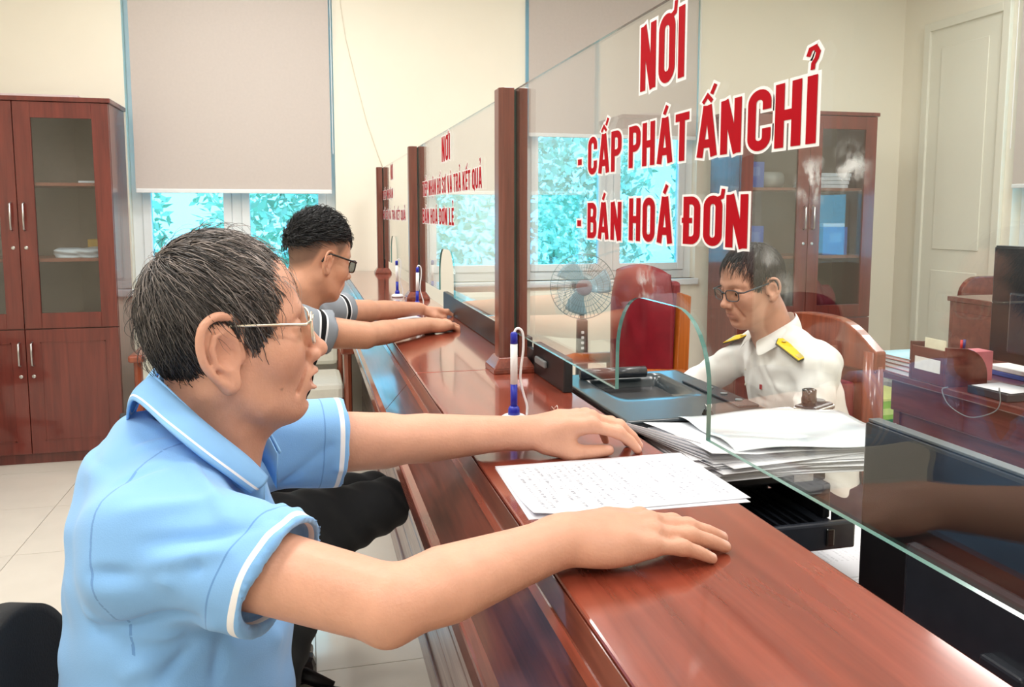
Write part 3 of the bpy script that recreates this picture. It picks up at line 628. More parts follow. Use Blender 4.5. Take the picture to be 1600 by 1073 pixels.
lump('dark_bag', (3.27, 5.14, sh2[0]), (.055, .07, .16), mat('dark_brown_cloth', (46, 34, 36), .7, var=.15), 'dark bag behind the crumpled red bag in the cabinet', 'bag', 5)
# contents of the left cabinet
lump('plastic_bag', (-1.24, 5.22, sh1[1]), (.14, .1, .035), mat('white_plastic_film', (214, 218, 222), .3, var=.05, bump=.4, bscale=60), 'white plastic bag of papers on the middle shelf beside the yellow carton', 'bag', 8)
tag(box('yellow_carton', -1.22, -1.12, 5.26, 5.36, sh1[1], sh1[1]+.1, mat('yellow_carton_card', (206, 160, 70), .7), bevel=.002), 'small yellow carton behind the plastic bag in the cabinet', 'carton')
for k in range(3): tag(box('paper_pile', -1.32, -1.09+.01*k, 5.12, 5.36, sh1[0]+.014*k, sh1[0]+.014*k+.012, paper, bevel=.003), 'white paper pile low in the cabinet beside a thin booklet', 'paper pile', 'paper piles in the cabinet')
tag(box('open_booklet', -1.50, -1.34, 5.12, 5.30, sh1[0], sh1[0]+.012, paper, bevel=.003), 'thin white booklet beside the paper piles in the cabinet', 'booklet')
tag(box('flat_folder', -1.22, -1.09, 5.12, 5.36, sh1[2], sh1[2]+.012, paper, bevel=.003), 'flat white folder on the shelf above the plastic bag', 'folder')
tag(box('carton_lid', -1.93, -1.20, 5.12, 5.35, 2.03, 2.05, mat('pinkish_card', (214, 196, 196), .7), bevel=.003), 'flat pale pink carton on top of the cabinet by the waiting chairs', 'carton')
# ---------------------------------------------------------------- standing fan
fx, fy = 1.385, 4.50; q = ony(910, 447, fy); fz = q[2]; fx = q[0]
g = thing('standing_fan', (fx, fy, 0), math.radians(-12), 'grey standing fan with a round wire cage under the window', 'fan')
fg = mat('teal_grey_plastic', (120, 150, 152), .35); fdark = mat('dark_grey_plastic', (66, 68, 70), .4)
MB().lathe([(.18, 0), (.18, .015), (.14, .035), (.03, .05), (.025, .06)], 32).build('fan_base', fdark, g, True)
MB().tube([(0, 0, .05), (0, 0, .45)], .014, 14).build('fan_pole', silver, g, True)
MB().prism([(-.035, .40), (.035, .40), (.03, fz-.19), (-.03, fz-.19)], 1, -.03, .03).build('control_column', fdark, g, bevel=.008)
for k in range(4): box('fan_button', -.008, .008, -.036, -.030, fz-.27-.03*k, fz-.255-.03*k, white_pl, g, .002)
MB().tube([(0, 0, fz-.2), (0, .03, fz-.06), (0, .05, fz)], .014, 10).build('fan_neck', fg, g, True)
MB().lathe([(.03, 0), (.05, .02), (.055, .06), (.045, .11), (.02, .13)], 24, (0, .02, fz), M=Matrix.Rotation(-math.pi/2, 4, 'X')).build('motor_housing', fdark, g, True)
cg = MB(); R0 = .185
for rr_, yy in ((R0, 0), (R0*.8, -.035), (R0*.6, -.05), (R0*.42, -.058)): cg.tube([(rr_*math.cos(a), yy-.02, fz+rr_*math.sin(a)) for a in np.linspace(0, 2*math.pi, 41)[:-1]], .0028 if rr_ == R0 else .0016, 6, closed=True)
for k in range(48):
    a = 2*math.pi*k/48; ca, sa = math.cos(a), math.sin(a)
    cg.tube([(.04*ca, -.082, fz+.04*sa), (R0*.6*ca, -.072, fz+R0*.6*sa), (R0*.9*ca, -.045, fz+R0*.9*sa), (R0*ca, -.02, fz+R0*sa)], .0012, 4, caps=False)
    cg.tube([(.04*ca, .03, fz+.04*sa), (R0*.6*ca, .022, fz+R0*.6*sa), (R0*ca, -.02, fz+R0*sa)], .0009, 4, caps=False)
cg.build('wire_cage', fg, g)
MB().lathe([(.045, 0), (.048, .006), (.04, .012), (.01, .014)], 28, (0, -.072, fz), M=Matrix.Rotation(math.pi/2, 4, 'X')).build('cage_badge', mat('mauve_grey_plastic', (128, 108, 110), .4), g, True)
fb = mat('clear_blue_blade', (150, 190, 205), .15)
for k in range(3):
    a0 = 2*math.pi*k/3
    def bl(u, v, a0=a0): r = .03+.13*u; a = a0+(v-.5)*(1.2-.35*u)+.25*u; return (r*math.cos(a), -.03+.03*(v-.5), fz+r*math.sin(a))
    MB().grid(bl, 10, 8).build('fan_blade', fb, g, True, solid=.002)
# ---------------------------------------------------------------- red leather chair
def slab(outline, thick, M, bulge=0):  # outline in local (x, z), extruded in y
    b = MB(); b.prism(outline, 1, 0, thick, M=M); return b
g = thing('leather_armchair', (1.60, 3.75, 0), math.radians(-74), 'high backed red leather chair with orange wooden frame behind the printer', 'chair')
def padded(u, v):
    x = (u-.5)*.46*(1-.12*max(0, v-.75)/.25*1.2); z = .5+.62*v; e = (1-(2*abs(u-.5))**4)*(1-(2*abs(v-.5))**8)
    return (x, -.07*e+.02*math.cos(u*math.pi*6)*e*(.5+.5*math.sin(v*12)) *.35-.02, z+(.03*math.sin(u*math.pi) if v > .9 else 0))
MB().grid(padded, 36, 36).build('backrest_cushion', red_leather, g, True, solid=.02)
box('backrest_shell', -.225, .225, -.02, .03, .46, 1.09, red_leather, g, .02)
for sx in (-1, 1): MB().prism([(-.03, .40), (.05, .40), (.065, 1.02), (.0, 1.04)], 0, sx*.235-.018, sx*.235+.018).build('wooden_stile', orange_wood, g, bevel=.006)
box('seat_cushion', -.25, .25, -.52, .0, .40, .52, red_leather, g, .03)
for sx in (-1, 1):
    MB().tube([(sx*.28, .0, .66), (sx*.25, -.25, .68), (sx*.28, -.45, .64)], .028, 12).build('armrest', orange_wood, g, True)
    for y in (-.45, .0): MB().tube([(sx*.25, y, 0), (sx*.26, y, .4), (sx*.28, y, .66)], [.02, .024, .022], 10).build('leg', orange_wood, g, True)
# ---------------------------------------------------------------- staff's wooden chair
g = thing('wooden_chair', (1.575, 2.30, 0), math.radians(-82), 'brown wooden chair with a curved crest rail that the staff member sits on', 'chair')
crest = [(-.25, 1.0), (-.25, .94), (.25, .94), (.25, 1.0)]+[(.25-.50*t, 1.0+.10*math.sin(math.pi*t)**1.2+.012*math.sin(math.pi*3*t)) for t in np.linspace(.04, .96, 22)]
MB().prism([(float(a_), float(b_)) for a_, b_ in crest], 1, -.02, .022).build('crest_rail', chair_wood, g, bevel=.006)
for sx in (-1, 1): MB().tube([(sx*.225, .10, 0), (sx*.225, .03, .42), (sx*.228, .0, .7), (sx*.222, .0, 1.0)], [.024, .028, .032, .028], 10).build('leg', chair_wood, g, True)
for sx in (-1, 1): MB().tube([(sx*.23, -.44, 0), (sx*.23, -.44, .43)], [.022, .026], 10).build('leg', chair_wood, g, True)
MB().prism([(-.205, .50), (.205, .50), (.205, .95), (-.205, .95)], 1, -.008, .012).build('back_panel', chair_wood, g, bevel=.004)
box('back_pad', -.17, .17, -.035, -.008, .52, .90, red_leather, g, .012)
box('seat_frame', -.26, .26, -.46, .04, .41, .45, chair_wood, g, .006); box('seat_pad', -.24, .24, -.45, .0, .45, .49, red_leather, g, .015)
for sx in (-1, 1): MB().tube([(sx*.24, .06, .2), (sx*.24, -.44, .2)], .012, 8).build('stretcher', chair_wood, g, True)
# ---------------------------------------------------------------- corner desk and what stands on it
g = thing('corner_desk', (2.325, 1.25, 0), 0, 'dark wooden desk carrying an organiser and a monitor', 'desk')
box('desk_top', 0, .80, 0, 1.76, ZD-.03, ZD, desk_wood, g, .006)
box('front_panel', .05, .075, .06, 1.66, .12, ZD-.03, desk_wood, g); box('apron_board', .03, .05, .06, 1.68, ZD-.16, ZD-.03, desk_wood, g, .002)
for y in (.03, 1.64): box('end_panel', .04, .74, y, y+.035, 0, ZD-.03, desk_wood, g, .003)
for k in range(8): MB().lathe([(.005, 0), (.005, .002), (.002, .003)], 10, (.04, 1.655, .08+k*.075), M=Matrix.Rotation(-math.pi/2, 4, 'Y')).build('stud', silver, g, True)
# organiser box
q = onz(1508, 604, ZD)
g = thing('desk_organiser', (2.325, 2.60, ZD), 0, 'wooden letter organiser with a rounded end holding cards and pens', 'organiser')
side = [(0, 0), (.19, 0)]+[(.19-.19*(1-math.cos(a))*.62, .03+.115*math.sin(a)) for a in np.linspace(.1, 1.57, 8)]+[(0, .15)]
cols = [desk_wood]
MB().prism(side, 1, 0, .012).build('rounded_end', desk_wood, g, bevel=.002); MB().prism(side, 1, .185, .197).build('rounded_end', desk_wood, g, bevel=.002)
box('organiser_front', 0, .012, .012, .185, 0, .135, desk_wood, g, .002); box('divider', .07, .08, .012, .185, 0, .13, desk_wood, g); box('organiser_base', .012, .18, .012, .185, 0, .01, desk_wood, g)
box('paper_label', -.0012, 0, .03, .165, .045, .095, mat('white_card_label', (226, 222, 216), .7), g)
for k in range(5): tag(box('index_card', 2.345+.006*k, 2.348+.006*k, 2.63+.006*k, 2.74+.006*k, ZD+.0105, ZD+.17-.003*k, mat('cream_card', (232, 226, 198), .7)), 'cream index card standing in the wooden organiser', 'card', 'index cards in the organiser')
for k, (c_, lb) in enumerate((((196, 40, 44), 'red pen standing in the wooden organiser'), ((40, 52, 130), 'blue pen standing in the wooden organiser'))):
    gg = thing('pen', (2.42+.02*k, 2.64+.008*k, ZD+.0105), 0, lb, 'pen', 'pens in the organiser'); mm = mat('pen_plastic_%d' % k, c_, .3)
    MB().tube([(0, 0, 0), (.004, 0, .12)], .0045, 10).build('barrel', white_pl, gg, True); MB().tube([(.004, 0, .12), (.005, 0, .16)], .005, 10).build('cap', mm, gg, True)
tag(box('pink_note_block', 2.47, 2.56, 2.625, 2.70, ZD+.0105, ZD+.125, mat('pink_card', (226, 130, 140), .7), bevel=.002), 'pink note block standing at the back of the organiser', 'note block')
for k, (c_, dz, lb) in enumerate((((150, 96, 96), .022, 'dusty pink book at the bottom of the desk stack'), ((196, 140, 136), .018, 'salmon book second in the desk stack'), ((120, 80, 76), .018, 'brown book third in the desk stack'), ((186, 128, 126), .014, 'rose folder fourth in the desk stack'))):
    z0 = ZD+sum((.022, .018, .018, .014)[:k]); gb = thing('book', (2.325, 2.79, z0), math.radians(2*k-3), lb, 'book', 'books stacked on the corner desk')
    box('cover', 0, .24, 0, .21, 0, .003, mat('book_cover_%d' % k, c_, .6), gb); box('page_block', .004, .236, .004, .206, .003, dz-.003, paper, gb); box('cover', 0, .24, 0, .21, dz-.003, dz, mat('book_cover_%d' % k, c_, .6), gb)
sheet('blue_sheet', (2.445, 2.90, ZD+.0735), .25, .21, .03, lambda u, v: 0, mat('pale_cyan_paper', (178, 220, 232), .7), 'pale cyan sheet on top of the stacked books', n=2, thick=.002)
monitor((2.60, 2.42, ZD), math.radians(-90), .52, .44, .085, 'black monitor seen from behind on the corner desk')
for k, (c_, lb) in enumerate((((60, 90, 170), 'blue notebook under the papers by the organiser'), ((238, 238, 240), 'white notebook lying on the blue notebook'))):
    tag(box('notebook', 2.70, 2.90, 2.56, 2.80, ZD+.02*k, ZD+.02*(k+1)-.001, mat('notebook_%d' % k, c_, .6), bevel=.003), lb, 'notebook', 'notebooks')
sheet('memo_sheet', (2.42, 2.42, ZD+.03), .14, .16, .1, lambda u, v: 0, paper, 'white memo sheet on a black clipboard near the organiser', n=2, thick=.001)
tag(box('clipboard', 2.34, 2.50, 2.33, 2.51, ZD, ZD+.028, black_sat, bevel=.003), 'black clipboard tray under the white memo sheet', 'clipboard')
tag(MB().tube(cr([(2.335, 2.36, ZD+.032), (2.315, 2.34, ZD+.05), (2.312, 2.33, ZD+.0), (2.312, 2.36, ZD-.04), (2.312, 2.46, ZD-.08), (2.313, 2.56, ZD-.06), (2.312, 2.60, ZD-.01), (2.33, 2.59, ZD+.003)]), .0020, 6).build('desk_cable', grey_pl, None, True), 'thin grey cable hanging over the corner desk edge', 'cable')
# low wooden cabinet and chair back behind the corner desk
q0 = ony(1480, 462, 3.56); g = thing('low_cabinet', (q0[0], 3.56, 0), math.radians(-90), 'low brown wooden cabinet behind the corner desk', 'cabinet')
zt_ = float(q0[2]); box('cabinet_body', .01, .52, .01, .45, 0, zt_-.025, desk_wood, g, .003); box('cabinet_top', 0, .53, 0, .46, zt_-.025, zt_, desk_wood, g, .004)
for k in range(3): 
    dr = box('drawer_front', .04, .49, 0, .01, .06+k*.29, .33+k*.29, desk_wood, g, .003)
q1 = ony(1500, 432, 4.15); g = thing('wooden_chair', (q1[0]+.24, 4.15, 0), 0, 'dark wooden chair with a rounded back behind the low cabinet', 'chair')
bt = [(-.24, .5), (.24, .5), (.24, q1[2]-.12)]+arc(.12, q1[2]-.12, .12, 0, 90, 6)+arc(-.12, q1[2]-.12, .12, 90, 180, 6)
MB().prism([(float(a), float(b_)) for a, b_ in bt], 1, -.02, .02).build('backrest', desk_wood, g, bevel=.008); box('seat', -.25, .25, .0, .46, .42, .47, desk_wood, g, .01)
for (x, y) in ((-.22, .02), (.22, .02), (-.22, .42), (.22, .42)): MB().tube([(x, y, 0), (x, y, .42)], .02, 10).build('leg', desk_wood, g, True)
# green carton
g = thing('green_carton', (3.30, 4.30, 0), .1, 'bright green printed cardboard carton on the floor by the cabinet', 'carton')
gcol = mat('green_printed_card', (150, 196, 60), .6, var=.15, scale=6); box('carton_body', 0, .42, 0, .32, 0, .26, gcol, g, .004); box('pale_stripe', -.001, .421, -.001, 0, .17, .21, mat('pale_lime_print', (206, 224, 130), .6), g)
box('dark_print', .08, .20, -.0012, -.0002, .09, .14, mat('dark_green_print', (30, 110, 50), .6), g); box('carton_lid', -.003, .423, -.003, .323, .255, .275, mat('yellow_green_lid', (214, 216, 120), .6), g, .004)
# ---------------------------------------------------------------- waiting armchairs under the left window
def armchair(x, label):
    g = thing('wooden_armchair', (x, 4.72, 0), 0, label, 'chair', 'waiting armchairs under the window')
    for sx in (-1, 1):
        MB().tube([(sx*.25, 0, 0), (sx*.25, 0, .62)], .022, 8).build('leg', chair_wood, g); MB().tube([(sx*.23, .5, 0), (sx*.23, .5, .55), (sx*.22, .56, .92)], .022, 8).build('leg', chair_wood, g)
        box('armrest', sx*.25-.04, sx*.25+.04, -.06, .52, .62, .66, chair_wood, g, .012); box('arm_panel', sx*.25-.008, sx*.25+.008, .03, .48, .34, .60, ivory_up, g)
        box('side_rail', sx*.25-.014, sx*.25+.014, .02, .5, .28, .33, chair_wood, g, .003)
    box('seat_rail', -.23, .23, -.015, .02, .26, .34, chair_wood, g, .004); box('seat_cushion', -.225, .225, -.02, .48, .34, .45, ivory_up, g, .03)
    box('back_cushion', -.215, .215, .47, .53, .47, .90, ivory_up, g, .03); box('top_rail', -.24, .24, .50, .57, .86, .94, chair_wood, g, .01)
armchair(-.63, 'wooden armchair with ivory cushions between the cabinet and the window'); armchair(-.035, 'wooden armchair with ivory cushions beside the end of the counter')
# cable pinned to the wall
q = [ony(x, y, YB-.004) for x, y in ((525, -40), (540, 60), (556, 125), (573, 190), (590, 240), (598, 262))]
tag(MB().tube(q, .0022, 6).build('wall_cable', mat('cream_cable_sheath', (226, 217, 199), .6), None, True), 'thin cream cable sagging down the wall beside the half lowered blind', 'cable')
# ---------------------------------------------------------------- outside: ground and trees
struct(box('ground_outside', -14, 14, YB+.25, 30, -.6, -.5, mat('garden_soil', (120, 130, 96), .9)))
struct(box('ground_beside', XR+.25, 14, -6, YB+.25, -.6, -.5, MATS['garden_soil']))
def tree(x, y, z0, rx, rz, n, seed, label):
    g = thing('leafy_tree', (x, y, -.5), 0, label, 'tree', 'trees outside the windows'); rng = np.random.RandomState(seed)
    MB().tube([(0, 0, 0), (.05, 0, z0*.6), (.1, .05, z0+rz*.5)], [.12, .09, .05], 8).build('trunk', mat('bark', (92, 80, 66), .9), g, True)
    for col, frac in (('leaf_light', .5), ('leaf_mid', .5)):
        k = int(n*frac); d = rng.normal(size=(k, 3)); d /= np.linalg.norm(d, axis=1)[:, None]; d *= rng.rand(k, 1)**.4
        c = d*np.array([rx, rx*.6, rz])+np.array([0, 0, z0+rz*.7]); a = rng.normal(size=(k, 3)); a /= np.linalg.norm(a, axis=1)[:, None]; b_ = np.cross(a, rng.normal(size=(k, 3))); b_ /= np.linalg.norm(b_, axis=1)[:, None]
        s = (.035+.045*rng.rand(k, 1)); vs = np.concatenate([c-a*s, c+b_*s*.45, c+a*s, c-b_*s*.45], 1).reshape(-1, 3)
        me = bpy.data.meshes.new('foliage'); me.from_pydata(vs.tolist(), [], [(4*i, 4*i+1, 4*i+2, 4*i+3) for i in range(k)]); me.materials.append(mat(col, (222, 236, 214) if col == 'leaf_light' else (176, 210, 184), .5, var=.3, scale=2))
        o = bpy.data.objects.new('foliage', me); COL.objects.link(o); o.parent = g; o['kind'] = 'stuff'
for i, (x, y, z0, rx, rz, lb) in enumerate(((-2.3, 8.3, 1.0, 1.1, 1.3, 'leafy tree outside behind the cabinet by the waiting chairs'), (.1, 8.0, 1.0, 1.1, 1.4, 'leafy tree outside the window behind the two seated men'), (2.4, 8.2, .9, 1.2, 1.5, 'leafy tree outside the window behind the fan'), (5.0, 8.4, 1.0, 1.2, 1.5, 'leafy tree outside between the fan window and the room corner'), (7.4, 3.6, .9, 1.3, 1.5, 'leafy tree outside the window by the corner desk'))):
    tree(x, y, z0, rx, rz, 4200, i+3, lb)
# ================================================================ PEOPLE: implicit surfaces meshed with surface nets
f32 = np.float32
def V3(*a): return np.array(a, float)
class Fr:
    """local frame: origin and the x, y, z axes as columns"""
    def __init__(s, o, x, z, left=True):
        s.o = np.array(o, float); x = np.array(x, float); x /= np.linalg.norm(x); z = np.array(z, float); z = z-x*(z @ x); z /= np.linalg.norm(z)
        y = np.cross(z, x); s.R = np.stack([x, y if left else -y, z], 1); s.k = 1.
    def __call__(s, *p): return s.o+s.R @ (np.array(p, float)*s.k)
    def inv(s, P): return ((P-s.o) @ s.R)/s.k
class SDF:
    def __init__(s, lo, hi, h):
        s.lo = np.array(lo, float); s.h = h; s.n = np.ceil((np.array(hi)-s.lo)/h).astype(int)+1
        s.a = np.full(s.n, .05, f32)
    def win(s, lo, hi, pad):
        i0 = np.maximum(0, np.floor((np.array(lo)-pad-s.lo)/s.h).astype(int)); i1 = np.minimum(s.n, np.ceil((np.array(hi)+pad-s.lo)/s.h).astype(int)+1)
        if (i1 <= i0).any(): return None, None
        ax = [(s.lo[k]+s.h*np.arange(i0[k], i1[k])).astype(f32) for k in range(3)]
        P = np.stack(np.meshgrid(*ax, indexing='ij'), -1)
        return tuple(slice(i0[k], i1[k]) for k in range(3)), P
    def comb(s, sl, d, k, op='u'):
        a = s.a[sl]; d = d.astype(f32)
        if op == 'u':
            hh = np.maximum(k-np.abs(a-d), 0)/max(k, 1e-6); s.a[sl] = np.minimum(a, d)-hh*hh*k*.25
        else:
            d = -d; hh = np.maximum(k-np.abs(a-d), 0)/max(k, 1e-6); s.a[sl] = np.maximum(a, d)+hh*hh*k*.25
    def chain(s, pts, rs, k=.01, op='u', flat=None):
        """poly-capsule with a radius per point; flat=(axis, factor) squeezes the section along an axis"""
        pts = [np.array(p, float) for p in pts]; rm = max(rs); lo = np.min(pts, 0)-rm; hi = np.max(pts, 0)+rm
        sl, P = s.win(lo, hi, k+.012)
        if sl is None: return
        best = None
        for a, b, ra, rb in zip(pts[:-1], pts[1:], rs[:-1], rs[1:]):
            ab = (b-a).astype(f32); q = P-a.astype(f32); t = np.clip((q @ ab)/max(float(ab @ ab), 1e-12), 0, 1)
            e = q-t[..., None]*ab
            if flat is not None:
                n = np.array(flat[0], f32); n = n/np.linalg.norm(n); e = e+(e @ n)[..., None]*n*(flat[1]-1)
            d = np.sqrt((e*e).sum(-1))-(ra+(rb-ra)*t)
            best = d if best is None else np.minimum(best, d)
        s.comb(sl, best, k, op)
    def ell(s, c, r, R=None, k=.01, op='u'):
        c = np.array(c, float); r = np.array(r, float); rm = r.max(); sl, P = s.win(c-rm, c+rm, k+.012)
        if sl is None: return
        q = P-c.astype(f32)
        if R is not None: q = q @ np.array(R, f32)
        k0 = np.sqrt(((q/r.astype(f32))**2).sum(-1)); k1 = np.sqrt(((q/(r*r).astype(f32))**2).sum(-1))+1e-6
        s.comb(sl, k0*(k0-1)/k1, k, op)
    def loft(s, secs, k=.02, op='u'):
        """stack of ellipses: (z, cx, cy, rx, ry)"""
        A = np.array(secs, float); lo = (A[:, 1].min()-A[:, 3].max(), A[:, 2].min()-A[:, 4].max(), A[0, 0]); hi = (A[:, 1].max()+A[:, 3].max(), A[:, 2].max()+A[:, 4].max(), A[-1, 0])
        sl, P = s.win(lo, hi, .02)
        if sl is None: return
        z = P[..., 2]; zc = np.clip(z, A[0, 0], A[-1, 0])
        cx, cy, rx, ry = [np.interp(zc, A[:, 0], A[:, j]).astype(f32) for j in (1, 2, 3, 4)]
        x, y = P[..., 0]-cx, P[..., 1]-cy; k0 = np.sqrt((x/rx)**2+(y/ry)**2); k1 = np.sqrt((x/rx**2)**2+(y/ry**2)**2)+1e-6
        d = k0*(k0-1)/k1; d = np.maximum(d, np.maximum(A[0, 0]-z, z-A[-1, 0])); s.comb(sl, d, k, op)
    def cut(s, p, n):
        """remove everything on the side n points to"""
        n = np.array(n, float); n /= np.linalg.norm(n); ax = [s.lo[k]+s.h*np.arange(s.n[k]) for k in range(3)]
        d = (ax[0][:, None, None]-p[0])*n[0]+(ax[1][None, :, None]-p[1])*n[1]+(ax[2][None, None, :]-p[2])*n[2]
        s.a = np.maximum(s.a, d.astype(f32))
    def mesh(s, smooth=1):
        a = s.a; a[0] = a[-1] = .05; a[:, 0] = a[:, -1] = .05; a[:, :, 0] = a[:, :, -1] = .05
        sg = a < 0; c = np.zeros(np.array(a.shape)-1, np.int8)
        for dx in (0, 1):
            for dy in (0, 1):
                for dz in (0, 1): c += sg[dx:a.shape[0]-1+dx, dy:a.shape[1]-1+dy, dz:a.shape[2]-1+dz]
        I = np.argwhere((c > 0) & (c < 8)); vid = np.full(c.shape, -1, np.int32); vid[tuple(I.T)] = np.arange(len(I))
        acc = np.zeros((len(I), 3)); cnt = np.zeros(len(I))
        cor = [(0,0,0), (1,0,0), (0,1,0), (1,1,0), (0,0,1), (1,0,1), (0,1,1), (1,1,1)]
        val = {k: a[I[:, 0]+k[0], I[:, 1]+k[1], I[:, 2]+k[2]] for k in cor}
        for k in cor:
            for ax in range(3):
                if k[ax]: continue
                k2 = list(k); k2[ax] = 1; k2 = tuple(k2); v0, v1 = val[k], val[k2]; m = (v0 < 0) != (v1 < 0)
                t = np.where(m, v0/np.where(m, v0-v1, 1), 0); p = np.tile(np.array(k, float), (len(I), 1)); p[:, ax] = t
                acc[m] += p[m]; cnt[m] += 1
        V = s.lo+(I+acc/cnt[:, None])*s.h; Q = []
        for ax in range(3):
            u, v = [(1, 2), (2, 0), (0, 1)][ax]; sl0 = [slice(None)]*3; sl1 = [slice(None)]*3; sl0[ax] = slice(0, -1); sl1[ax] = slice(1, None)
            e = np.argwhere(sg[tuple(sl0)] != sg[tuple(sl1)]); e = e[(e[:, u] > 0) & (e[:, v] > 0) & (e[:, u] < c.shape[u]) & (e[:, v] < c.shape[v])]
            du = np.zeros(3, int); du[u] = 1; dv = np.zeros(3, int); dv[v] = 1
            q = np.stack([vid[tuple((e-du-dv).T)], vid[tuple((e-dv).T)], vid[tuple(e.T)], vid[tuple((e-du).T)]], 1)
            fl_ = ~sg[tuple(e.T)]; q[fl_] = q[fl_][:, ::-1]; Q.append(q)
        Q = np.concatenate(Q); Q = Q[(Q >= 0).all(1)]
        E = np.concatenate([Q[:, [0, 1]], Q[:, [1, 2]], Q[:, [2, 3]], Q[:, [3, 0]]])
        for _ in range(smooth):
            for lam in (.55, -.45):
                sm = np.zeros_like(V); ct = np.zeros(len(V))
                for ax in range(3): sm[:, ax] = np.bincount(E[:, 0], V[E[:, 1], ax], len(V))+np.bincount(E[:, 1], V[E[:, 0], ax], len(V))
                ct = np.bincount(E[:, 0], minlength=len(V))+np.bincount(E[:, 1], minlength=len(V)); V = V+lam*(sm/np.maximum(ct, 1)[:, None]-V)
        return V, Q
def join(parts):
    o = 0; vs, qs = [], []
    for V, Q in parts: vs.append(V); qs.append(Q+o); o += len(V)
    return np.concatenate(vs), np.concatenate(qs)
def normals(V, Q):
    n = np.cross(V[Q[:, 2]]-V[Q[:, 0]], V[Q[:, 3]]-V[Q[:, 1]]); N = np.zeros_like(V)
    for k in range(4):
        for ax in range(3): N[:, ax] += np.bincount(Q[:, k], n[:, ax], len(V))
    return N/np.maximum(np.linalg.norm(N, axis=1), 1e-9)[:, None]
def mesh_obj(name, V, Q, m, parent, cols=None, attrs=None, org=None):
    if org is not None: V = V-np.array(org)
    me = bpy.data.meshes.new(name); nv, nq, ks = len(V), len(Q), Q.shape[1]
    me.vertices.add(nv); me.vertices.foreach_set('co', V.astype(f32).ravel()); me.loops.add(nq*ks); me.loops.foreach_set('vertex_index', Q.astype(np.int32).ravel())
    me.polygons.add(nq); me.polygons.foreach_set('loop_start', np.arange(0, nq*ks, ks, dtype=np.int32)); me.polygons.foreach_set('use_smooth', np.ones(nq, bool))
    me.update(calc_edges=True); me.validate()
    if cols is not None:
        at = me.attributes.new('tint', 'FLOAT_COLOR', 'POINT'); at.data.foreach_set('color', np.concatenate([cols, np.ones((nv, 1))], 1).astype(f32).ravel())
    for k, v in (attrs or {}).items(): me.attributes.new(k, 'FLOAT', 'POINT').data.foreach_set('value', v.astype(f32))
    for mm in (m if isinstance(m, (list, tuple)) else [m]): me.materials.append(mm)
    o = bpy.data.objects.new(name, me); COL.objects.link(o)
    if parent: o.parent = parent
    return o
def tint_mat(name, rough=.5, sub=.0, bump=.1, bscale=220, spec=.4, var=.05, scale=40, sheen=0):
    """base colour from the mesh's own colour map, mottled a little"""
    m, t, N, L, b = nt(name); at = N.new('ShaderNodeAttribute'); at.attribute_name = 'tint'
    tc = N.new('ShaderNodeTexCoord'); nz = N.new('ShaderNodeTexNoise'); nz.inputs['Scale'].default_value = scale; nz.inputs['Detail'].default_value = 4; L.new(tc.outputs['Object'], nz.inputs[0])
    mr = N.new('ShaderNodeMapRange'); mr.inputs['From Min'].default_value = .3; mr.inputs['From Max'].default_value = .7; mr.inputs['To Min'].default_value = 1-var; mr.inputs['To Max'].default_value = 1+var; L.new(nz.outputs[0], mr.inputs[0])
    vm = N.new('ShaderNodeVectorMath'); vm.operation = 'SCALE'; L.new(at.outputs['Color'], vm.inputs[0]); L.new(mr.outputs[0], vm.inputs['Scale']); L.new(vm.outputs[0], b.inputs['Base Color'])
    b.inputs['Roughness'].default_value = rough; b.inputs['Specular IOR Level'].default_value = spec
    if sub: b.inputs['Subsurface Weight'].default_value = sub; b.inputs['Subsurface Radius'].default_value = (.010, .004, .002); b.inputs['Subsurface Scale'].default_value = .5
    if sheen: b.inputs['Sheen Weight'].default_value = sheen
    n2 = N.new('ShaderNodeTexNoise'); n2.inputs['Scale'].default_value = bscale; n2.inputs['Detail'].default_value = 3; L.new(tc.outputs['Object'], n2.inputs[0])
    bp = N.new('ShaderNodeBump'); bp.inputs['Strength'].default_value = bump; bp.inputs['Distance'].default_value = .002; L.new(n2.outputs[0], bp.inputs['Height']); L.new(bp.outputs[0], b.inputs['Normal'])
    MATS[name] = m; return m
skin_m = tint_mat('skin', .46, .12, .22, 300); hair_m = tint_mat('hair_strands', .42, 0, .0, 200, .5, .1); cloth_m = tint_mat('woven_cloth', .85, 0, .12, 700, .2, .02, 60, .15)
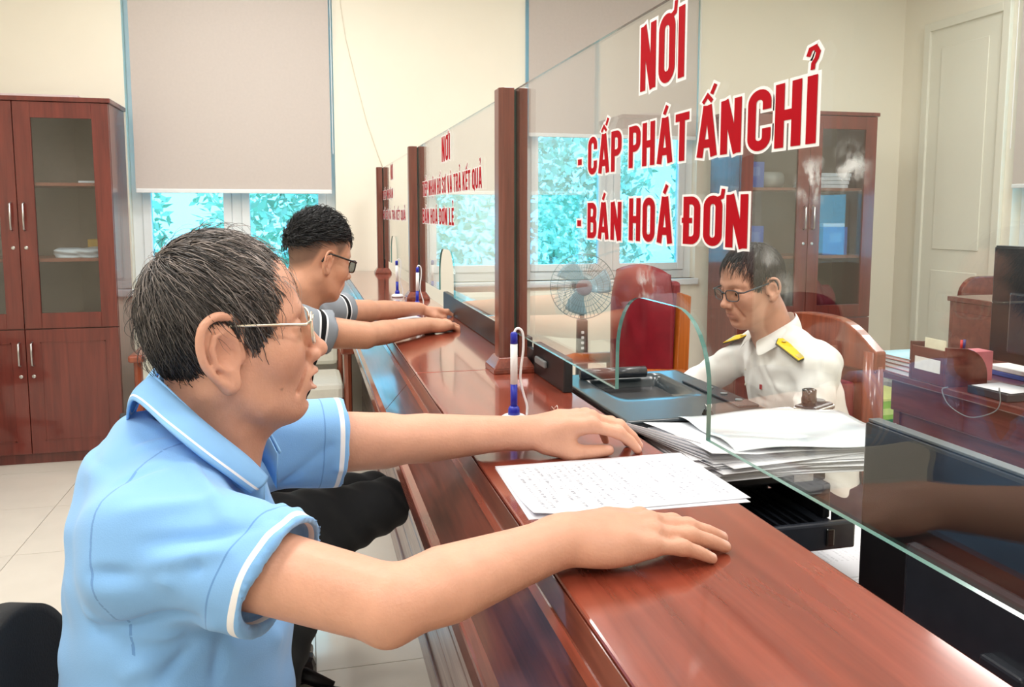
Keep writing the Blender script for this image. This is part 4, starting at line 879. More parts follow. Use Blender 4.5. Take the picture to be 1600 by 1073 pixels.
# ---------------------------------------------------------------- head
def head_sdf(F, s, mouth=0., earscale=1., k_=1., neck=True, neckpts=None, brow=.0, back=1., lipf=.0):
    """F: head frame (x to the face, y to the person's left, z up), origin between the ear canals"""
    def P(*p): return F(*p)
    sc = F.k; R = F.R
    def E(c, r, k, op='u'): s.ell(P(*c), np.array(r)*sc, R, k*sc, op)
    def Cn(pts, rs, k, op='u'): s.chain([P(*p) for p in pts], [r*sc for r in rs], k*sc, op)
    E((-.002-.006*back, 0, .046), (.080+.013*back, .073, .083), .01); E((.038, 0, .060), (.051, .059, .053), .03)
    E((.036, 0, -.018), (.057, .059, .068), .03); E((.028, 0, -.058), (.052, .047, .034), .03)
    for y in (-1, 1):
        E((.056, y*.040, -.012), (.029, .025, .026), .025); Cn([(-.002, y*.053, -.040), (.030, y*.043, -.070), (.066, y*.018, -.086)], [.018, .016, .013], .025)
        Cn([(.087, y*.010, .034), (.080, y*.030, .038), (.064, y*.050, .034)], [.008, .0085, .007], .018)
    E((.072, 0, -.086), (.017, .021, .015), .018); E((.076, 0, -.050), (.021+lipf, .031, .028), .022)
    for y in (-1, 1): E((.099, y*.033, .015), (.018, .021, .0125), .014, 's')
    Cn([(.086, 0, .028), (.099, 0, .006), (.110, 0, -.015)], [.0075, .0078, .0095], .012); E((.112, 0, -.019), (.0115, .012, .0105), .006)
    for y in (-1, 1):
        E((.100, y*.0135, -.024), (.012, .0075, .0085), .006); E((.106, y*.0065, -.033), (.0045, .0035, .004), .003, 's')
        E((.0745, y*.032, .014), (.0135, .015, .0125), .004); Cn([(.083, y*.018, .019), (.0865, y*.031, .0225), (.080, y*.046, .018)], [.003, .0035, .003], .005)
        Cn([(.082, y*.019, .008), (.0855, y*.032, .005), (.079, y*.045, .009)], [.0025, .003, .0025], .006)
        Cn([(.092, y*.020, -.022), (.083, y*.031, -.045), (.074, y*.033, -.062)], [.0016, .002, .0012], .012, 's')
    Cn([(.086, -.024, -.051), (.0955+lipf, -.011, -.0465), (.0985+lipf, 0, -.0470), (.0955+lipf, .011, -.0465), (.086, .024, -.051)], [.003, .0052, .0052, .0052, .003], .006)
    Cn([(.086, -.022, -.053), (.0935+lipf*.8, -.010, -.0585-mouth*.7), (.0960+lipf*.8, 0, -.0595-mouth*.7), (.0935+lipf*.8, .010, -.0585-mouth*.7), (.086, .022, -.053)], [.003, .0058, .0062, .0058, .003], .006)
    mc = [(.087, -.024, -.052), (.094+lipf*.7, -.017, -.052-mouth*.2), (.099+lipf, -.010, -.0522-mouth*.3), (.103+lipf, 0, -.0525-mouth*.3)]; mc += [(x_, -y_, z_) for x_, y_, z_ in mc[-2::-1]]; mr_ = [.0012+mouth*.12, .0013+mouth*.40, .0014+mouth*.55, .0015+mouth*.6]; mr_ += mr_[-2::-1]
    Cn(mc, mr_, .0035, 's')
    E((.092, 0, -.074), (.010, .020, .006), .012, 's')
    for y in (-1, 1):
        e = earscale
        def ep(x, z, o=0): return (-.004+x*e, y*(.0715+max(0, (.012-x))*e*.42+o), .002+z*e)
        E(ep(-.004, .002, .001), (.017*e, .0045, .028*e), .006)
        hx = cr([ep(.012, .004, .003), ep(.015, .018, .003), ep(.010, .030, .005), ep(-.003, .035, .006), ep(-.015, .029, .007), ep(-.020, .014, .007), ep(-.018, -.004, .006), ep(-.010, -.018, .005), ep(-.001, -.028, .003)], 4); Cn(hx, list(np.interp(np.linspace(0, 8, len(hx)), range(9), np.array([.003, .0035, .0038, .004, .004, .0038, .0036, .0036, .005])*e)), .0035)
        Cn([ep(.003, .022, .005), ep(-.007, .020, .006), ep(-.011, .008, .0065), ep(-.009, -.006, .006), ep(.0, -.013, .005)], [.0025*e, .0028*e, .003*e, .003*e, .003*e], .005)
        E(ep(.001, -.024, .003), (.009*e, .0055, .010*e), .006); E(ep(.012, -.002, .003), (.0045*e, .0045, .008*e), .005)
        E(ep(.002, .002, .0085), (.0085*e, .0055, .012*e), .005, 's'); E(ep(-.004, .025, .0095), (.009*e, .005, .004*e), .004, 's')
    if neck:
        Cn([(-.018, 0, -.02), (-.036, 0, -.085), (-.05, 0, -.15)], [.052, .050, .056], .03)
        for y in (-1, 1): Cn([(-.022, y*.050, -.035), (.0, y*.034, -.10), (.012, y*.014, -.155)], [.010, .011, .010], .018)
        Cn([(.030, 0, -.085), (.012, 0, -.11), (-.002, 0, -.16)], [.022, .022, .022], .03)
def hairline(x, pts): return np.interp(x, [p[0] for p in pts], [p[1] for p in pts])
def hair_cap(F, h, r, pts, c=(-.008, 0, .044), lumps=.0, top=None):
    """skull shell above the hairline as a closed surface"""
    s = SDF(F.o-.17*F.k, F.o+.19*F.k, h*F.k); sl, P = s.win(s.lo, s.lo+s.n*s.h, 0)
    q = ((P-F.o.astype(f32)) @ F.R.astype(f32))/F.k; c = np.array(c, f32); rr_ = np.array(r, f32); d = q-c
    if top is not None: rr_z = np.where(d[..., 2] > 0, top, r[2]).astype(f32)
    else: rr_z = np.full(d.shape[:-1], r[2], f32)
    e = np.stack([d[..., 0]/rr_[0], d[..., 1]/rr_[1], d[..., 2]/rr_z], -1); e2 = np.stack([d[..., 0]/rr_[0]**2, d[..., 1]/rr_[1]**2, d[..., 2]/rr_z**2], -1)
    k0 = np.sqrt((e*e).sum(-1)); sd = k0*(k0-1)/(np.sqrt((e2*e2).sum(-1))+1e-6)
    if lumps: sd = sd+lumps*(np.sin(q[..., 0]*95+q[..., 2]*60)*np.sin(q[..., 1]*80+q[..., 0]*40)+.5*np.sin(q[..., 2]*150+q[..., 0]*120))
    hl = hairline(q[..., 0], pts).astype(f32)
    s.a[sl] = (np.maximum(sd, (hl-q[..., 2])*.75)*F.k).astype(f32); return s.mesh(1)
def strands(F, n, r, pts, length, flow, colfn, seed, c=(-.008, 0, .044), top=None, lift=.004, wid=.0006, seg=6, ymask=None, jitter=.25, hang=0):
    """tapered three-sided strands lying over the skull shell"""
    rng = np.random.RandomState(seed); c = np.array(c); out = []; cols = []; r = np.array(r, float)
    def rad(d): 
        rz = np.where(d[:, 2] > 0, top if top is not None else r[2], r[2]); return np.stack([np.full(len(d), r[0]), np.full(len(d), r[1]), rz], 1)
    d = rng.normal(size=(n*4, 3)); d /= np.linalg.norm(d, axis=1)[:, None]; p = c+d*rad(d)*.995
    keep = p[:, 2] > hairline(p[:, 0], pts)+.003
    if ymask is not None: keep &= ymask(p)
    p = p[keep][:n]; n = len(p); L = length*(.6+.8*rng.rand(n)); path = [p.copy()]; v = flow(p); v += rng.normal(size=v.shape)*jitter
    for k in range(seg):
        dd = (path[-1]-c)/rad(path[-1]-c); nn = dd/rad(path[-1]-c); nn /= np.linalg.norm(nn, axis=1)[:, None]
        vv = .65*v+.35*flow(path[-1]); vv = vv-nn*(vv*nn).sum(1)[:, None]; vv /= np.linalg.norm(vv, axis=1)[:, None]+1e-9; v = vv+rng.normal(size=v.shape)*jitter*.25
        q = path[-1]+vv*(L/seg)[:, None]; dd = (q-c)/rad(q-c); ln = np.linalg.norm(dd, axis=1)[:, None]
        t = (k+1)/seg; q = c+(q-c)/ln*(1+(lift*(.3+rng.rand(n, 1)*.0+.9*math.sin(math.pi*min(1, t*.9)))/.09)*(.4+.8*((np.arange(n)*.618) % 1))[:, None]); q[:, 2] -= hang*t*t
        path.append(q)
    path = np.stack(path, 1); W_ = F.o+(path*F.k) @ F.R.T
    cc = colfn(p, rng); vs = []; qs = []; m = seg+1
    tang = np.gradient(W_, axis=1); tang /= np.linalg.norm(tang, axis=2)[..., None]+1e-9; ref = rng.normal(size=(n, 1, 3)); a = np.cross(tang, np.broadcast_to(ref, tang.shape)); a /= np.linalg.norm(a, axis=2)[..., None]+1e-9; b = np.cross(tang, a)
    w = wid*np.linspace(1, .15, m)[None, :, None]*(.7+.6*rng.rand(n, 1, 1))
    ring = np.stack([W_+w*(a*math.cos(t)+b*math.sin(t)) for t in (0, 2.094, 4.189)], 2)
    V = ring.reshape(-1, 3); base = (np.arange(n)*m*3)[:, None, None]; k_i = np.arange(seg)[None, :, None]*3; j = np.arange(3)[None, None, :]; j2 = (j+1) % 3
    Q = np.stack([base+k_i+j, base+k_i+j2, base+k_i+3+j2, base+k_i+3+j], -1).reshape(-1, 4)
    return V, Q, np.repeat(cc, m*3, axis=0)
# ---------------------------------------------------------------- arms and hands
def arm_sdf(s, sh, el, wr, r=(.05, .043, .040, .044, .028), up=(0, 0, 1), k=.012):
    sh, el, wr = map(np.array, (sh, el, wr)); a = sh+(el-sh)*.5; b = el+(wr-el)*.28; c = el+(wr-el)*.7
    s.chain([sh, a, el], [r[0], r[1], r[2]], k); s.chain([el, b, c, wr], [r[2]*.98, r[3], (r[3]+r[4])*.47, r[4]], .010, flat=(up, 1.12))
def hand_sdf(s, F, curls, table=None, thumb=None, spread=(.10, .03, -.04, -.12), scale=1., arch=.006, nails=None):
    """F: x towards the fingertips, y towards the thumb, z out of the back of the hand; origin at the wrist"""
    F.k = scale; base = [(.090, .027, .000), (.094, .008, .004), (.089, -.010, .002), (.080, -.027, -.003)]; ln = [(.043, .025, .019), (.047, .029, .020), (.044, .027, .020), (.034, .020, .018)]; r0 = [.0092, .0095, .0090, .0080]
    z = F.R[:, 2]
    for i in range(4):
        bx_, by, bz = base[i]; s.chain([F(.004, by*.55, .0), F(.05, by*.85, bz*.5+arch), F(bx_, by, bz)], [.0155*scale, .0135*scale, .0108*scale], .009, flat=(z, 1.0))
    s.ell(F(.045, -.004, -.006), np.array((.046, .034, .0125))*scale, F.R, .014); s.ell(F(.035, -.026, -.008), np.array((.036, .013, .013))*scale, F.R, .012)
    s.chain([F(-.012, 0, 0), F(.02, 0, 0)], [.026*scale, .024*scale], .02, flat=(z, 1.35))
    tips = []
    for i in range(4):
        b = np.array(base[i]); a1, a2, a3 = curls[i]; yaw_ = spread[i]
        def pts(a1):
            p = b.copy(); P = [p.copy()]; ang = 0
            for L_, da in zip(ln[i], (a1, a2, a3)):
                ang += math.radians(da); d = np.array((math.cos(ang)*math.cos(yaw_), math.cos(ang)*math.sin(yaw_), -math.sin(ang))); p = p+d*L_; P.append(p.copy())
            return [F(*q) for q in P]
        if table is not None:     # lower the finger until its tip touches the surface
            best = min(np.linspace(-25, 75, 101), key=lambda t: abs(min(pts(t)[-1][2]-r0[i]*.78*scale, pts(t)[-2][2]-r0[i]*.9*scale)-table)); P = pts(best)
        else: P = pts(a1)
        s.chain(P, [r0[i]*1.08*scale, r0[i]*1.0*scale, r0[i]*.92*scale, r0[i]*.76*scale], .005)
        s.ell(P[1], np.array([1, 1, 1])*r0[i]*1.06*scale, None, .006); s.ell(P[0]+z*.003, np.array([1, 1, 1])*r0[i]*1.16*scale, None, .007)
        d = P[3]-P[2]; d /= np.linalg.norm(d); nz_ = z-d*(z @ d); nz_ /= np.linalg.norm(nz_); tips.append((P[3]-d*.001+nz_*r0[i]*.62*scale, d, nz_, r0[i]*scale))
    th = thumb or [(.018, .022, -.010), (.052, .046, -.016), (.083, .056, -.018), (.108, .058, -.020)]
    P = [F(*q) for q in th]
    if table is not None:
        for j in (1, 2, 3): P[j][2] = max(P[j][2], table+.0092*scale)
    s.chain(P, [.017*scale, .0125*scale, .0108*scale, .0088*scale], .012)
    s.chain([F(.045, .024, -.004), P[1]], [.009*scale, .009*scale], .014)
    d = P[3]-P[2]; d /= np.linalg.norm(d); nz_ = z-d*(z @ d); nz_ /= np.linalg.norm(nz_); tips.append((P[3]+nz_*.006*scale, d, nz_, .0105*scale))
    if nails is not None: nails += tips
    return tips
def blend(cols, V, c, r, col, amt, R=None):
    q = V-np.array(c)
    if R is not None: q = q @ R
    w = np.clip(1.3-np.sqrt(((q/np.array(r))**2).sum(1)), 0, 1)*amt; w = np.minimum(w, amt)[:, None]
    return cols*(1-w)+np.array(col)*w
def skin_cols(V, F, base, nails, lips=(.5, .2, .17), ruddy=(.62, .25, .17), brow=None):
    c = np.tile(np.array(lin(base)), (len(V), 1))
    if F is not None:
        k = F.k
        c = blend(c, V, F(.108, 0, -.022), np.array((.02, .018, .018))*k, ruddy, .25, F.R)
        for y in (-1, 1): c = blend(c, V, F(.07, y*.045, -.02), np.array((.03, .03, .03))*k, ruddy, .15, F.R); c = blend(c, V, F(-.004, y*.08, .002), np.array((.03, .025, .045))*k, ruddy, .18, F.R)
        c = blend(c, V, F(.097, 0, -.053), np.array((.016, .024, .0105))*k, lips, .6, F.R)
    if brow is not None:
        for y in (-1, 1):
            for t in np.linspace(0, 1, 7): c = blend(c, V, F(.089-.026*t*t, y*(.012+.038*t), .0335+.004*math.sin(3*t)), np.array((.008, .006, .0038))*F.k, brow, .75, F.R)
    for (p, d, n, r) in (nails or []):
        y = np.cross(n, d); c = blend(c, V, p, (r*.95, r*.72, r*.45), lin((236, 190, 176)), .85, np.stack([d, y, n], 1))
    return c
def fold_disp(V, N, folds):
    """cloth folds: ridges (positive) or grooves (negative) along short 3-D segments"""
    D = np.zeros(len(V))
    for (a, b, w, h) in folds:
        a, b = np.array(a, float), np.array(b, float); ab = b-a; t = np.clip(((V-a) @ ab)/(ab @ ab), 0, 1); e = V-a-t[:, None]*ab; d = np.linalg.norm(e, axis=1)
        D += h*np.exp(-(d/w)**2)*np.sin(math.pi*(.12+.76*t))
    return V+N*D[:, None]
def spectacles(F, parent, w=.052, hgt=.034, z0=.012, xf=.104, rim=None, lens=None, full=True, org=None, rr=.0011, ear=(-.006, .030)):
    g = bpy.data.objects.new('spectacles', None); COL.objects.link(g); g.parent = parent; o_ = np.array(org)
    def loc(*p): return tuple(F(*p)-o_)
    for y in (-1, 1):
        cy = y*(.009+w/2); ol = []
        for k in range(32):
            a = 2*math.pi*k/32; ca, sa = math.cos(a), math.sin(a); ex = abs(ca)**.6*math.copysign(1, ca)*w/2; ez = abs(sa)**.6*math.copysign(1, sa)*hgt/2
            yy = cy+ex; ol.append((xf-.55*max(0, abs(yy)-.012)**1.35, yy, z0+ez))
        b = MB(); b.add([loc(*p) for p in ol], [tuple(range(32))]); b.build('lens', lens, g, solid=.0016)
        if rim: MB().tube([loc(*p) for p in ol], rr, 6, closed=True).build('rim', rim, g, True)
        yo_ = y*(.009+w+.002); xh = xf-.55*max(0, abs(yo_)-.012)**1.35
        MB().tube([loc(xh, yo_-y*.003, z0+hgt*.3), loc(xh-.008, y*.076, z0+hgt*.3), loc(.03, y*.079, z0+hgt*.3+(ear[1]-z0-hgt*.3)*(xh-.03)/(xh-ear[0])), loc(ear[0], y*.0795, ear[1]), loc(ear[0]-.014, y*.080, ear[1]-.010), loc(ear[0]-.022, y*.079, ear[1]-.028)], rr*1.25, 8).build('temple', rim, g, True)
    MB().tube([loc(xf, -.010, z0+.006), loc(xf+.004, 0, z0+.010), loc(xf, .010, z0+.006)], rr*1.1, 8).build('bridge', rim, g, True)
    return g

def surf(V, px_, py_):
    """front-most vertex that the ray through a photo pixel meets"""
    r = ray(px_, py_); r = r/np.linalg.norm(r); q = V-C0; t = q @ r; d = np.linalg.norm(q-t[:, None]*r, axis=1); m = d < .006
    if not m.any(): return V[d.argmin()]
    return V[np.where(m)[0][t[m].argmin()]]

def band_mat(name, bands, rough=.85):
    """cloth coloured by its own colour map, with crisp bands at set distances from the sleeve hem"""
    m, t, N, L, b = nt(name); at = N.new('ShaderNodeAttribute'); at.attribute_name = 'tint'; ah = N.new('ShaderNodeAttribute'); ah.attribute_name = 'hem'; last = at.outputs['Color']
    for (a0, a1, c) in bands:
        g1 = N.new('ShaderNodeMath'); g1.operation = 'GREATER_THAN'; g1.inputs[1].default_value = a0; L.new(ah.outputs['Fac'], g1.inputs[0])
        g2 = N.new('ShaderNodeMath'); g2.operation = 'LESS_THAN'; g2.inputs[1].default_value = a1; L.new(ah.outputs['Fac'], g2.inputs[0])
        ml = N.new('ShaderNodeMath'); ml.operation = 'MULTIPLY'; L.new(g1.outputs[0], ml.inputs[0]); L.new(g2.outputs[0], ml.inputs[1])
        mx = N.new('ShaderNodeMix'); mx.data_type = 'RGBA'; L.new(ml.outputs[0], mx.inputs[0]); L.new(last, mx.inputs[6]); mx.inputs[7].default_value = (*lin(c), 1); last = mx.outputs[2]
    L.new(last, b.inputs['Base Color']); b.inputs['Roughness'].default_value = rough; b.inputs['Specular IOR Level'].default_value = .2
    MATS[name] = m; return m
# ---------------------------------------------------------------- the older man in the blue polo shirt
def dirv(az, el): a, e = math.radians(az), math.radians(el); return V3(math.cos(e)*math.cos(a), math.cos(e)*math.sin(a), math.sin(e))
def old_man():
    org = V3(-.17, 1.02, .50)
    g = thing('person', org, 0, 'grey haired man in a light blue polo shirt and spectacles leaning on the counter', 'person')
    F = Fr((-.096, 1.03, 1.243), dirv(9, 5), dirv(189, 85)); F.k = .97
    nails = []
    # head and neck
    hs = SDF(F.o+V3(-.17, -.13, -.24), F.o+V3(.17, .13, .16), .0022)
    head_sdf(F, hs, mouth=.0125, earscale=1.33, neck=False, back=.25, lipf=.006)
    hs.chain([F(-.012, 0, -.02), F(-.026, 0, -.075), V3(-.120, 1.03, 1.125), V3(-.14, 1.02, 1.03)], [.055, .052, .056, .07], .03)
    for y in (-1, 1): hs.chain([F(-.024, y*.048, -.045), F(-.008, y*.040, -.10), V3(-.095, 1.02+y*.022, 1.10)], [.012, .013, .012], .02)
    hs.chain([F(.035, 0, -.082), F(.008, 0, -.105), V3(-.105, 1.02, 1.08)], [.024, .026, .03], .03)
    hv = hs.mesh(1)
    # near (right) arm and hand
    sh1, el1, wr1 = V3(-.15, .870, 1.072), V3(.066, .722, 1.050), V3(.258, .800, 1.062)
    a1 = SDF((-.22, .64, .97), (.49, .96, 1.20), .0026); arm_sdf(a1, sh1, el1, wr1, (.050, .0390, .0345, .0395, .0275))
    a1.ell(el1+V3(-.004, -.006, -.016), (.017, .017, .017), None, .012)
    H1 = Fr((.262, .803, 1.062), (1, .02, -.02), (0, -.12, 1)); hand_sdf(a1, H1, [(0, 10, 4), (0, 10, 4), (0, 12, 4), (0, 16, 6)], ZT, spread=(.06, .035, -.02, -.10), nails=nails, thumb=[(.018, .022, -.010), (.048, .046, -.020), (.076, .058, -.024), (.10, .060, -.028)])
    v1 = a1.mesh(1)
    # far (left) arm and hand
    sh2, el2, wr2 = V3(-.11, 1.185, 1.082), V3(.105, 1.215, 1.066), V3(.328, 1.212, 1.066)
    a2 = SDF((-.22, 1.06, .97), (.56, 1.32, 1.20), .0026); arm_sdf(a2, sh2, el2, wr2, (.054, .046, .041, .041, .0265))
    H2 = Fr((.332, 1.212, 1.064), (1, -.10, .20), (-.2, -.12, 1), left=False); hand_sdf(a2, H2, [(0, 22, 12), (0, 24, 12), (0, 28, 14), (0, 34, 16)], ZT, spread=(.03, .02, -.03, -.10), nails=nails, thumb=[(.018, .022, -.014), (.050, .036, -.034), (.080, .038, -.048), (.105, .034, -.056)])
    v2 = a2.mesh(1)
    # trunk under the shirt and the legs, coarse (hidden below the frame)
    tr = SDF((-.42, .72, .0), (.40, 1.34, 1.16), .010)
    tr.loft([(.50, -.20, 1.02, .11, .16), (.75, -.17, 1.02, .10, .15), (1.0, -.15, 1.02, .10, .15), (1.10, -.15, 1.02, .07, .10)], .02)
    V, Q = join([hv, v1, v2, tr.mesh(1)])
    cols = skin_cols(V, F, (212, 158, 133), nails, brow=lin((150, 104, 86)))
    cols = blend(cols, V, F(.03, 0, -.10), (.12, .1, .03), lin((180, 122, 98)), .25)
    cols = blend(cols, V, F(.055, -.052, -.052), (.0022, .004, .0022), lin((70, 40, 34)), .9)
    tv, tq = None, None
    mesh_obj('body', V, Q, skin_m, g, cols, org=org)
    MB().prism([(-.008, -.009), (-.002, -.011), (.004, -.006), (.005, 0), (.004, .006), (-.002, .011), (-.008, .009)], 2, -.003, .004, M=Matrix.Translation(Vector(F(.0955, 0, -.0500)-org))).build('teeth', mat('teeth_enamel', (236, 230, 214), .3), g, bevel=.001)
    for y in (-1, 1):
        MB().lathe([(.0005, .0128), (.005, .0118), (.0052, .0115)], 14, tuple(F(.0755, y*.032, .0135)-org), M=Matrix(F.R.tolist()).to_4x4() @ Matrix.Rotation(math.pi/2, 4, 'Y')).build('iris', mat('dark_brown_iris', (38, 26, 22), .15), g, True)
    # hair
    hp = [(-.14, -.072), (-.085, -.066), (-.065, -.058), (-.048, -.038), (-.034, .0), (-.020, .038), (.004, .044), (.018, .034), (.022, .000), (.036, -.004), (.042, .030), (.050, .050), (.062, .072), (.079, .097), (.12, .12)]
    HR = (.0885, .080, .106); hc = (-.003, 0, .048)
    cv, cq = hair_cap(F, .003, HR, hp, hc, lumps=.0022, top=.092)
    hg = np.tile(np.array(lin((58, 54, 54))), (len(cv), 1))
    def flow(p):
        cr = np.array([-.055, .0, .14]); d = p-cr; d[:, 0] += .028; d /= np.linalg.norm(d, axis=1)[:, None]+1e-9
        side = np.clip((.10-p[:, 2])/.08, 0, 1)[:, None]; back = np.clip((-.03-p[:, 0])/.04, 0, 1)[:, None]
        d = d*(1-.75*side)+np.array([.35, 0, -1])*.75*side*(1-back)+np.array([-.1, 0, -1])*.75*side*back; return d
    def cf(p, rng):
        t = rng.rand(len(p), 1)**1.9; w = np.clip((p[:, 2:3]-.0)/.12, .15, 1)*.75+np.clip((p[:, 0:1])/.05, 0, .3); k = np.clip(t*w*1.25, 0, 1)
        return np.array(lin((30, 29, 31)))*(1-k)+np.array(lin((176, 164, 158)))*k
    sv, sq, sc = strands(F, 6000, HR, hp, .046, flow, cf, 3, hc, top=.092, lift=.0040, wid=.00075, seg=7, jitter=.5)
    fv, fq, fc = strands(F, 420, HR, hp, .050, flow, cf, 13, hc, top=.092, lift=.012, wid=.0005, seg=7, jitter=.75)
    bv, bq, bc = strands(F, 500, (.096, .077, .088), [(-.2, .2), (.005, .2), (.012, .012), (.026, -.022), (.040, -.020), (.046, .02), (.055, .2)], .026, lambda p: np.tile(np.array([.25, 0, -1.]), (len(p), 1)), lambda p, r: np.tile(np.array(lin((150, 132, 120))), (len(p), 1))*(.5+.6*r.rand(len(p), 1)), 9, top=.09, lift=.002, wid=.0006)
    V, Q = join([(cv, cq), (sv, sq), (bv, bq), (fv, fq)]); mesh_obj('hair', V, Q, hair_m, g, np.concatenate([hg, sc, bc, fc]), org=org)
    spectacles(F, g, .050, .036, .014, .106, gold_metal, glass('spectacle_lens', (.95, .97, .95), .05), org=org, rr=.0015, ear=(-.004, .036))
    # ------------------------------------------------ polo shirt
    s = SDF((-.42, .64, .46), (.22, 1.36, 1.26), .0038)
    s.loft([(.47, -.185, 1.02, .135, .185), (.62, -.175, 1.02, .135, .185), (.80, -.160, 1.02, .132, .188), (.93, -.152, 1.02, .126, .192), (1.02, -.150, 1.02, .112, .185), (1.07, -.150, 1.02, .095, .165), (1.11, -.155, 1.02, .070, .12)], .03)
    for y, sh in ((-1, sh1), (1, sh2)):
        s.chain([V3(-.150, 1.02+y*.04, 1.118), V3(-.145, 1.02+y*.09, 1.098), sh+V3(-.005, 0, -.004)], [.044, .054, .068], .03)
    s.ell((-.195, 1.02, 1.055), (.062, .13, .108), None, .05)
    def sleeve(sh, el, t_h, r0, r1):
        d = (el-sh)/np.linalg.norm(el-sh); hem = sh+d*t_h; s.chain([sh, sh+d*t_h*.5, hem+d*.03], [r0, (r0+r1)/2, r1], .03); return d, hem
    d1, hem1 = sleeve(sh1+V3(-.0, .01, -.004), el1, .152, .070, .058); d2, hem2 = sleeve(sh2, el2, .155, .066, .062)
    # trim the sleeves at the hem, then hollow their ends
    ax = [s.lo[k]+s.h*np.arange(s.n[k]) for k in range(3)]; P = np.stack(np.meshgrid(*ax, indexing='ij'), -1).astype(f32)
    hd = np.full(P.shape[:-1], 1., f32)
    cn1 = d1+V3(0, 0, -.28); cn1 /= np.linalg.norm(cn1)
    for d, hem, rr_, ri in ((d1, hem1, .10, .050), (d2, hem2, .09, .053)):
        q = P-hem.astype(f32); al = q @ d.astype(f32); rad = np.linalg.norm(q-al[..., None]*d.astype(f32), axis=-1); al = q @ (cn1 if d is d1 else d).astype(f32)
        m = (rad < rr_) & (al > -.07); s.a = np.where(m, np.maximum(s.a, al), s.a); hol = np.maximum(rad-ri, -.022-al); s.a = np.where(m, np.maximum(s.a, -hol), s.a)
    s.cut((0, 0, .475), (0, 0, -1))
    # neck opening
    s.chain([V3(-.116, 1.03, 1.30), V3(-.120, 1.03, 1.12)], [.066, .056], .01, 's'); s.chain([V3(-.10, 1.02, 1.16), V3(-.045, 1.02, 1.045)], [.026, .010], .012, 's')
    V, Q = s.mesh(2); N = normals(V, Q)
    VS = V.copy(); nf = lambda px_, py_, Y_: surf(VS, px_, py_); ny = lambda px_, py_, Y_: ony(px_, py_, Y_)
    fo = [(nf(300, 890, .80), nf(465, 858, .76), .009, -.007), (nf(225, 880, .82), nf(350, 850, .78), .012, .006), (nf(250, 915, .80), nf(440, 880, .74), .011, .006), (nf(200, 790, .86), nf(330, 775, .84), .014, .004), (nf(215, 845, .84), nf(390, 820, .78), .010, -.004),
          (nf(140, 985, .86), nf(300, 975, .84), .013, -.006), (nf(130, 960, .86), nf(270, 1000, .84), .012, .006), (nf(190, 1060, .84), nf(330, 985, .82), .014, .006), (nf(240, 1073, .83), nf(300, 1020, .83), .010, -.005),
          (nf(130, 900, .88), nf(200, 905, .86), .012, -.005), (nf(200, 700, .93), nf(270, 680, .93), .012, .004), (nf(180, 745, .90), nf(260, 720, .89), .010, -.003), (nf(300, 720, .90), nf(350, 800, .86), .010, .004),
          (nf(440, 760, 1.15), nf(520, 700, 1.15), .009, -.005), (nf(430, 700, 1.12), nf(445, 780, 1.13), .010, .006), (nf(455, 800, 1.1), nf(530, 740, 1.15), .009, .005), (nf(415, 720, 1.03), nf(430, 800, 1.05), .008, -.006),
          (nf(350, 1000, .84), nf(345, 1073, .86), .012, -.004), (nf(420, 830, .95), nf(440, 1000, .96), .014, .005)]
    V = fold_disp(V, N, [(a_, b_, w_*.7, h_*1.5) for a_, b_, w_, h_ in fo])
    rng = np.random.RandomState(2); 
    V = V+N*(.0016*np.sin(V[:, :1]*60+V[:, 2:]*45+2*np.sin(V[:, 1:2]*30))+.0012*np.sin(V[:, 2:]*90+V[:, 1:2]*40))
    hem = np.full(len(V), 1.); seam = np.full(len(V), 1.)
    for d, hm, sh in ((d1, hem1, sh1), (d2, hem2, sh2)):
        q = V-hm; al = q @ d; rad = np.linalg.norm(q-al[:, None]*d, axis=1); al = q @ (cn1 if d is d1 else d); m = (rad < .10) & (al > -.09); hem = np.where(m, -al, hem)
        q = V-(sh-d*.012); al = q @ d; rad = np.linalg.norm(q-al[:, None]*d, axis=1); seam = np.where((rad < .108) & (np.abs(al) < .10), np.abs(al+.25*(V[:, 2]-sh[2])), seam)
    pm, t, N_, L, b = nt('light_blue_pique'); MATS['light_blue_pique'] = pm
    a1_ = N_.new('ShaderNodeAttribute'); a1_.attribute_name = 'hem'; a2_ = N_.new('ShaderNodeAttribute'); a2_.attribute_name = 'seam'
    rp = N_.new('ShaderNodeValToRGB'); rp.color_ramp.interpolation = 'CONSTANT'; el_ = rp.color_ramp.elements
    mr = N_.new('ShaderNodeMapRange'); mr.inputs['From Max'].default_value = .06; L.new(a1_.outputs['Fac'], mr.inputs[0]); L.new(mr.outputs[0], rp.inputs[0])
    blue = (*lin((132, 184, 238)), 1); dk = (*lin((104, 152, 212)), 1); wh = (*lin((246, 246, 250)), 1)
    el_[0].position = 0; el_[0].color = blue; el_[1].position = .10; el_[1].color = wh
    for p_, c_ in ((.21, blue), (.545, dk), (.575, blue)): e = el_.new(p_); e.color = c_
    lt = N_.new('ShaderNodeMath'); lt.operation = 'LESS_THAN'; lt.inputs[1].default_value = .0016; L.new(a2_.outputs['Fac'], lt.inputs[0])
    mx = N_.new('ShaderNodeMix'); mx.data_type = 'RGBA'; L.new(lt.outputs[0], mx.inputs[0]); L.new(rp.outputs[0], mx.inputs[6]); mx.inputs[7].default_value = dk; L.new(mx.outputs[2], b.inputs['Base Color'])
    b.inputs['Roughness'].default_value = .8; b.inputs['Sheen Weight'].default_value = .2; b.inputs['Specular IOR Level'].default_value = .25
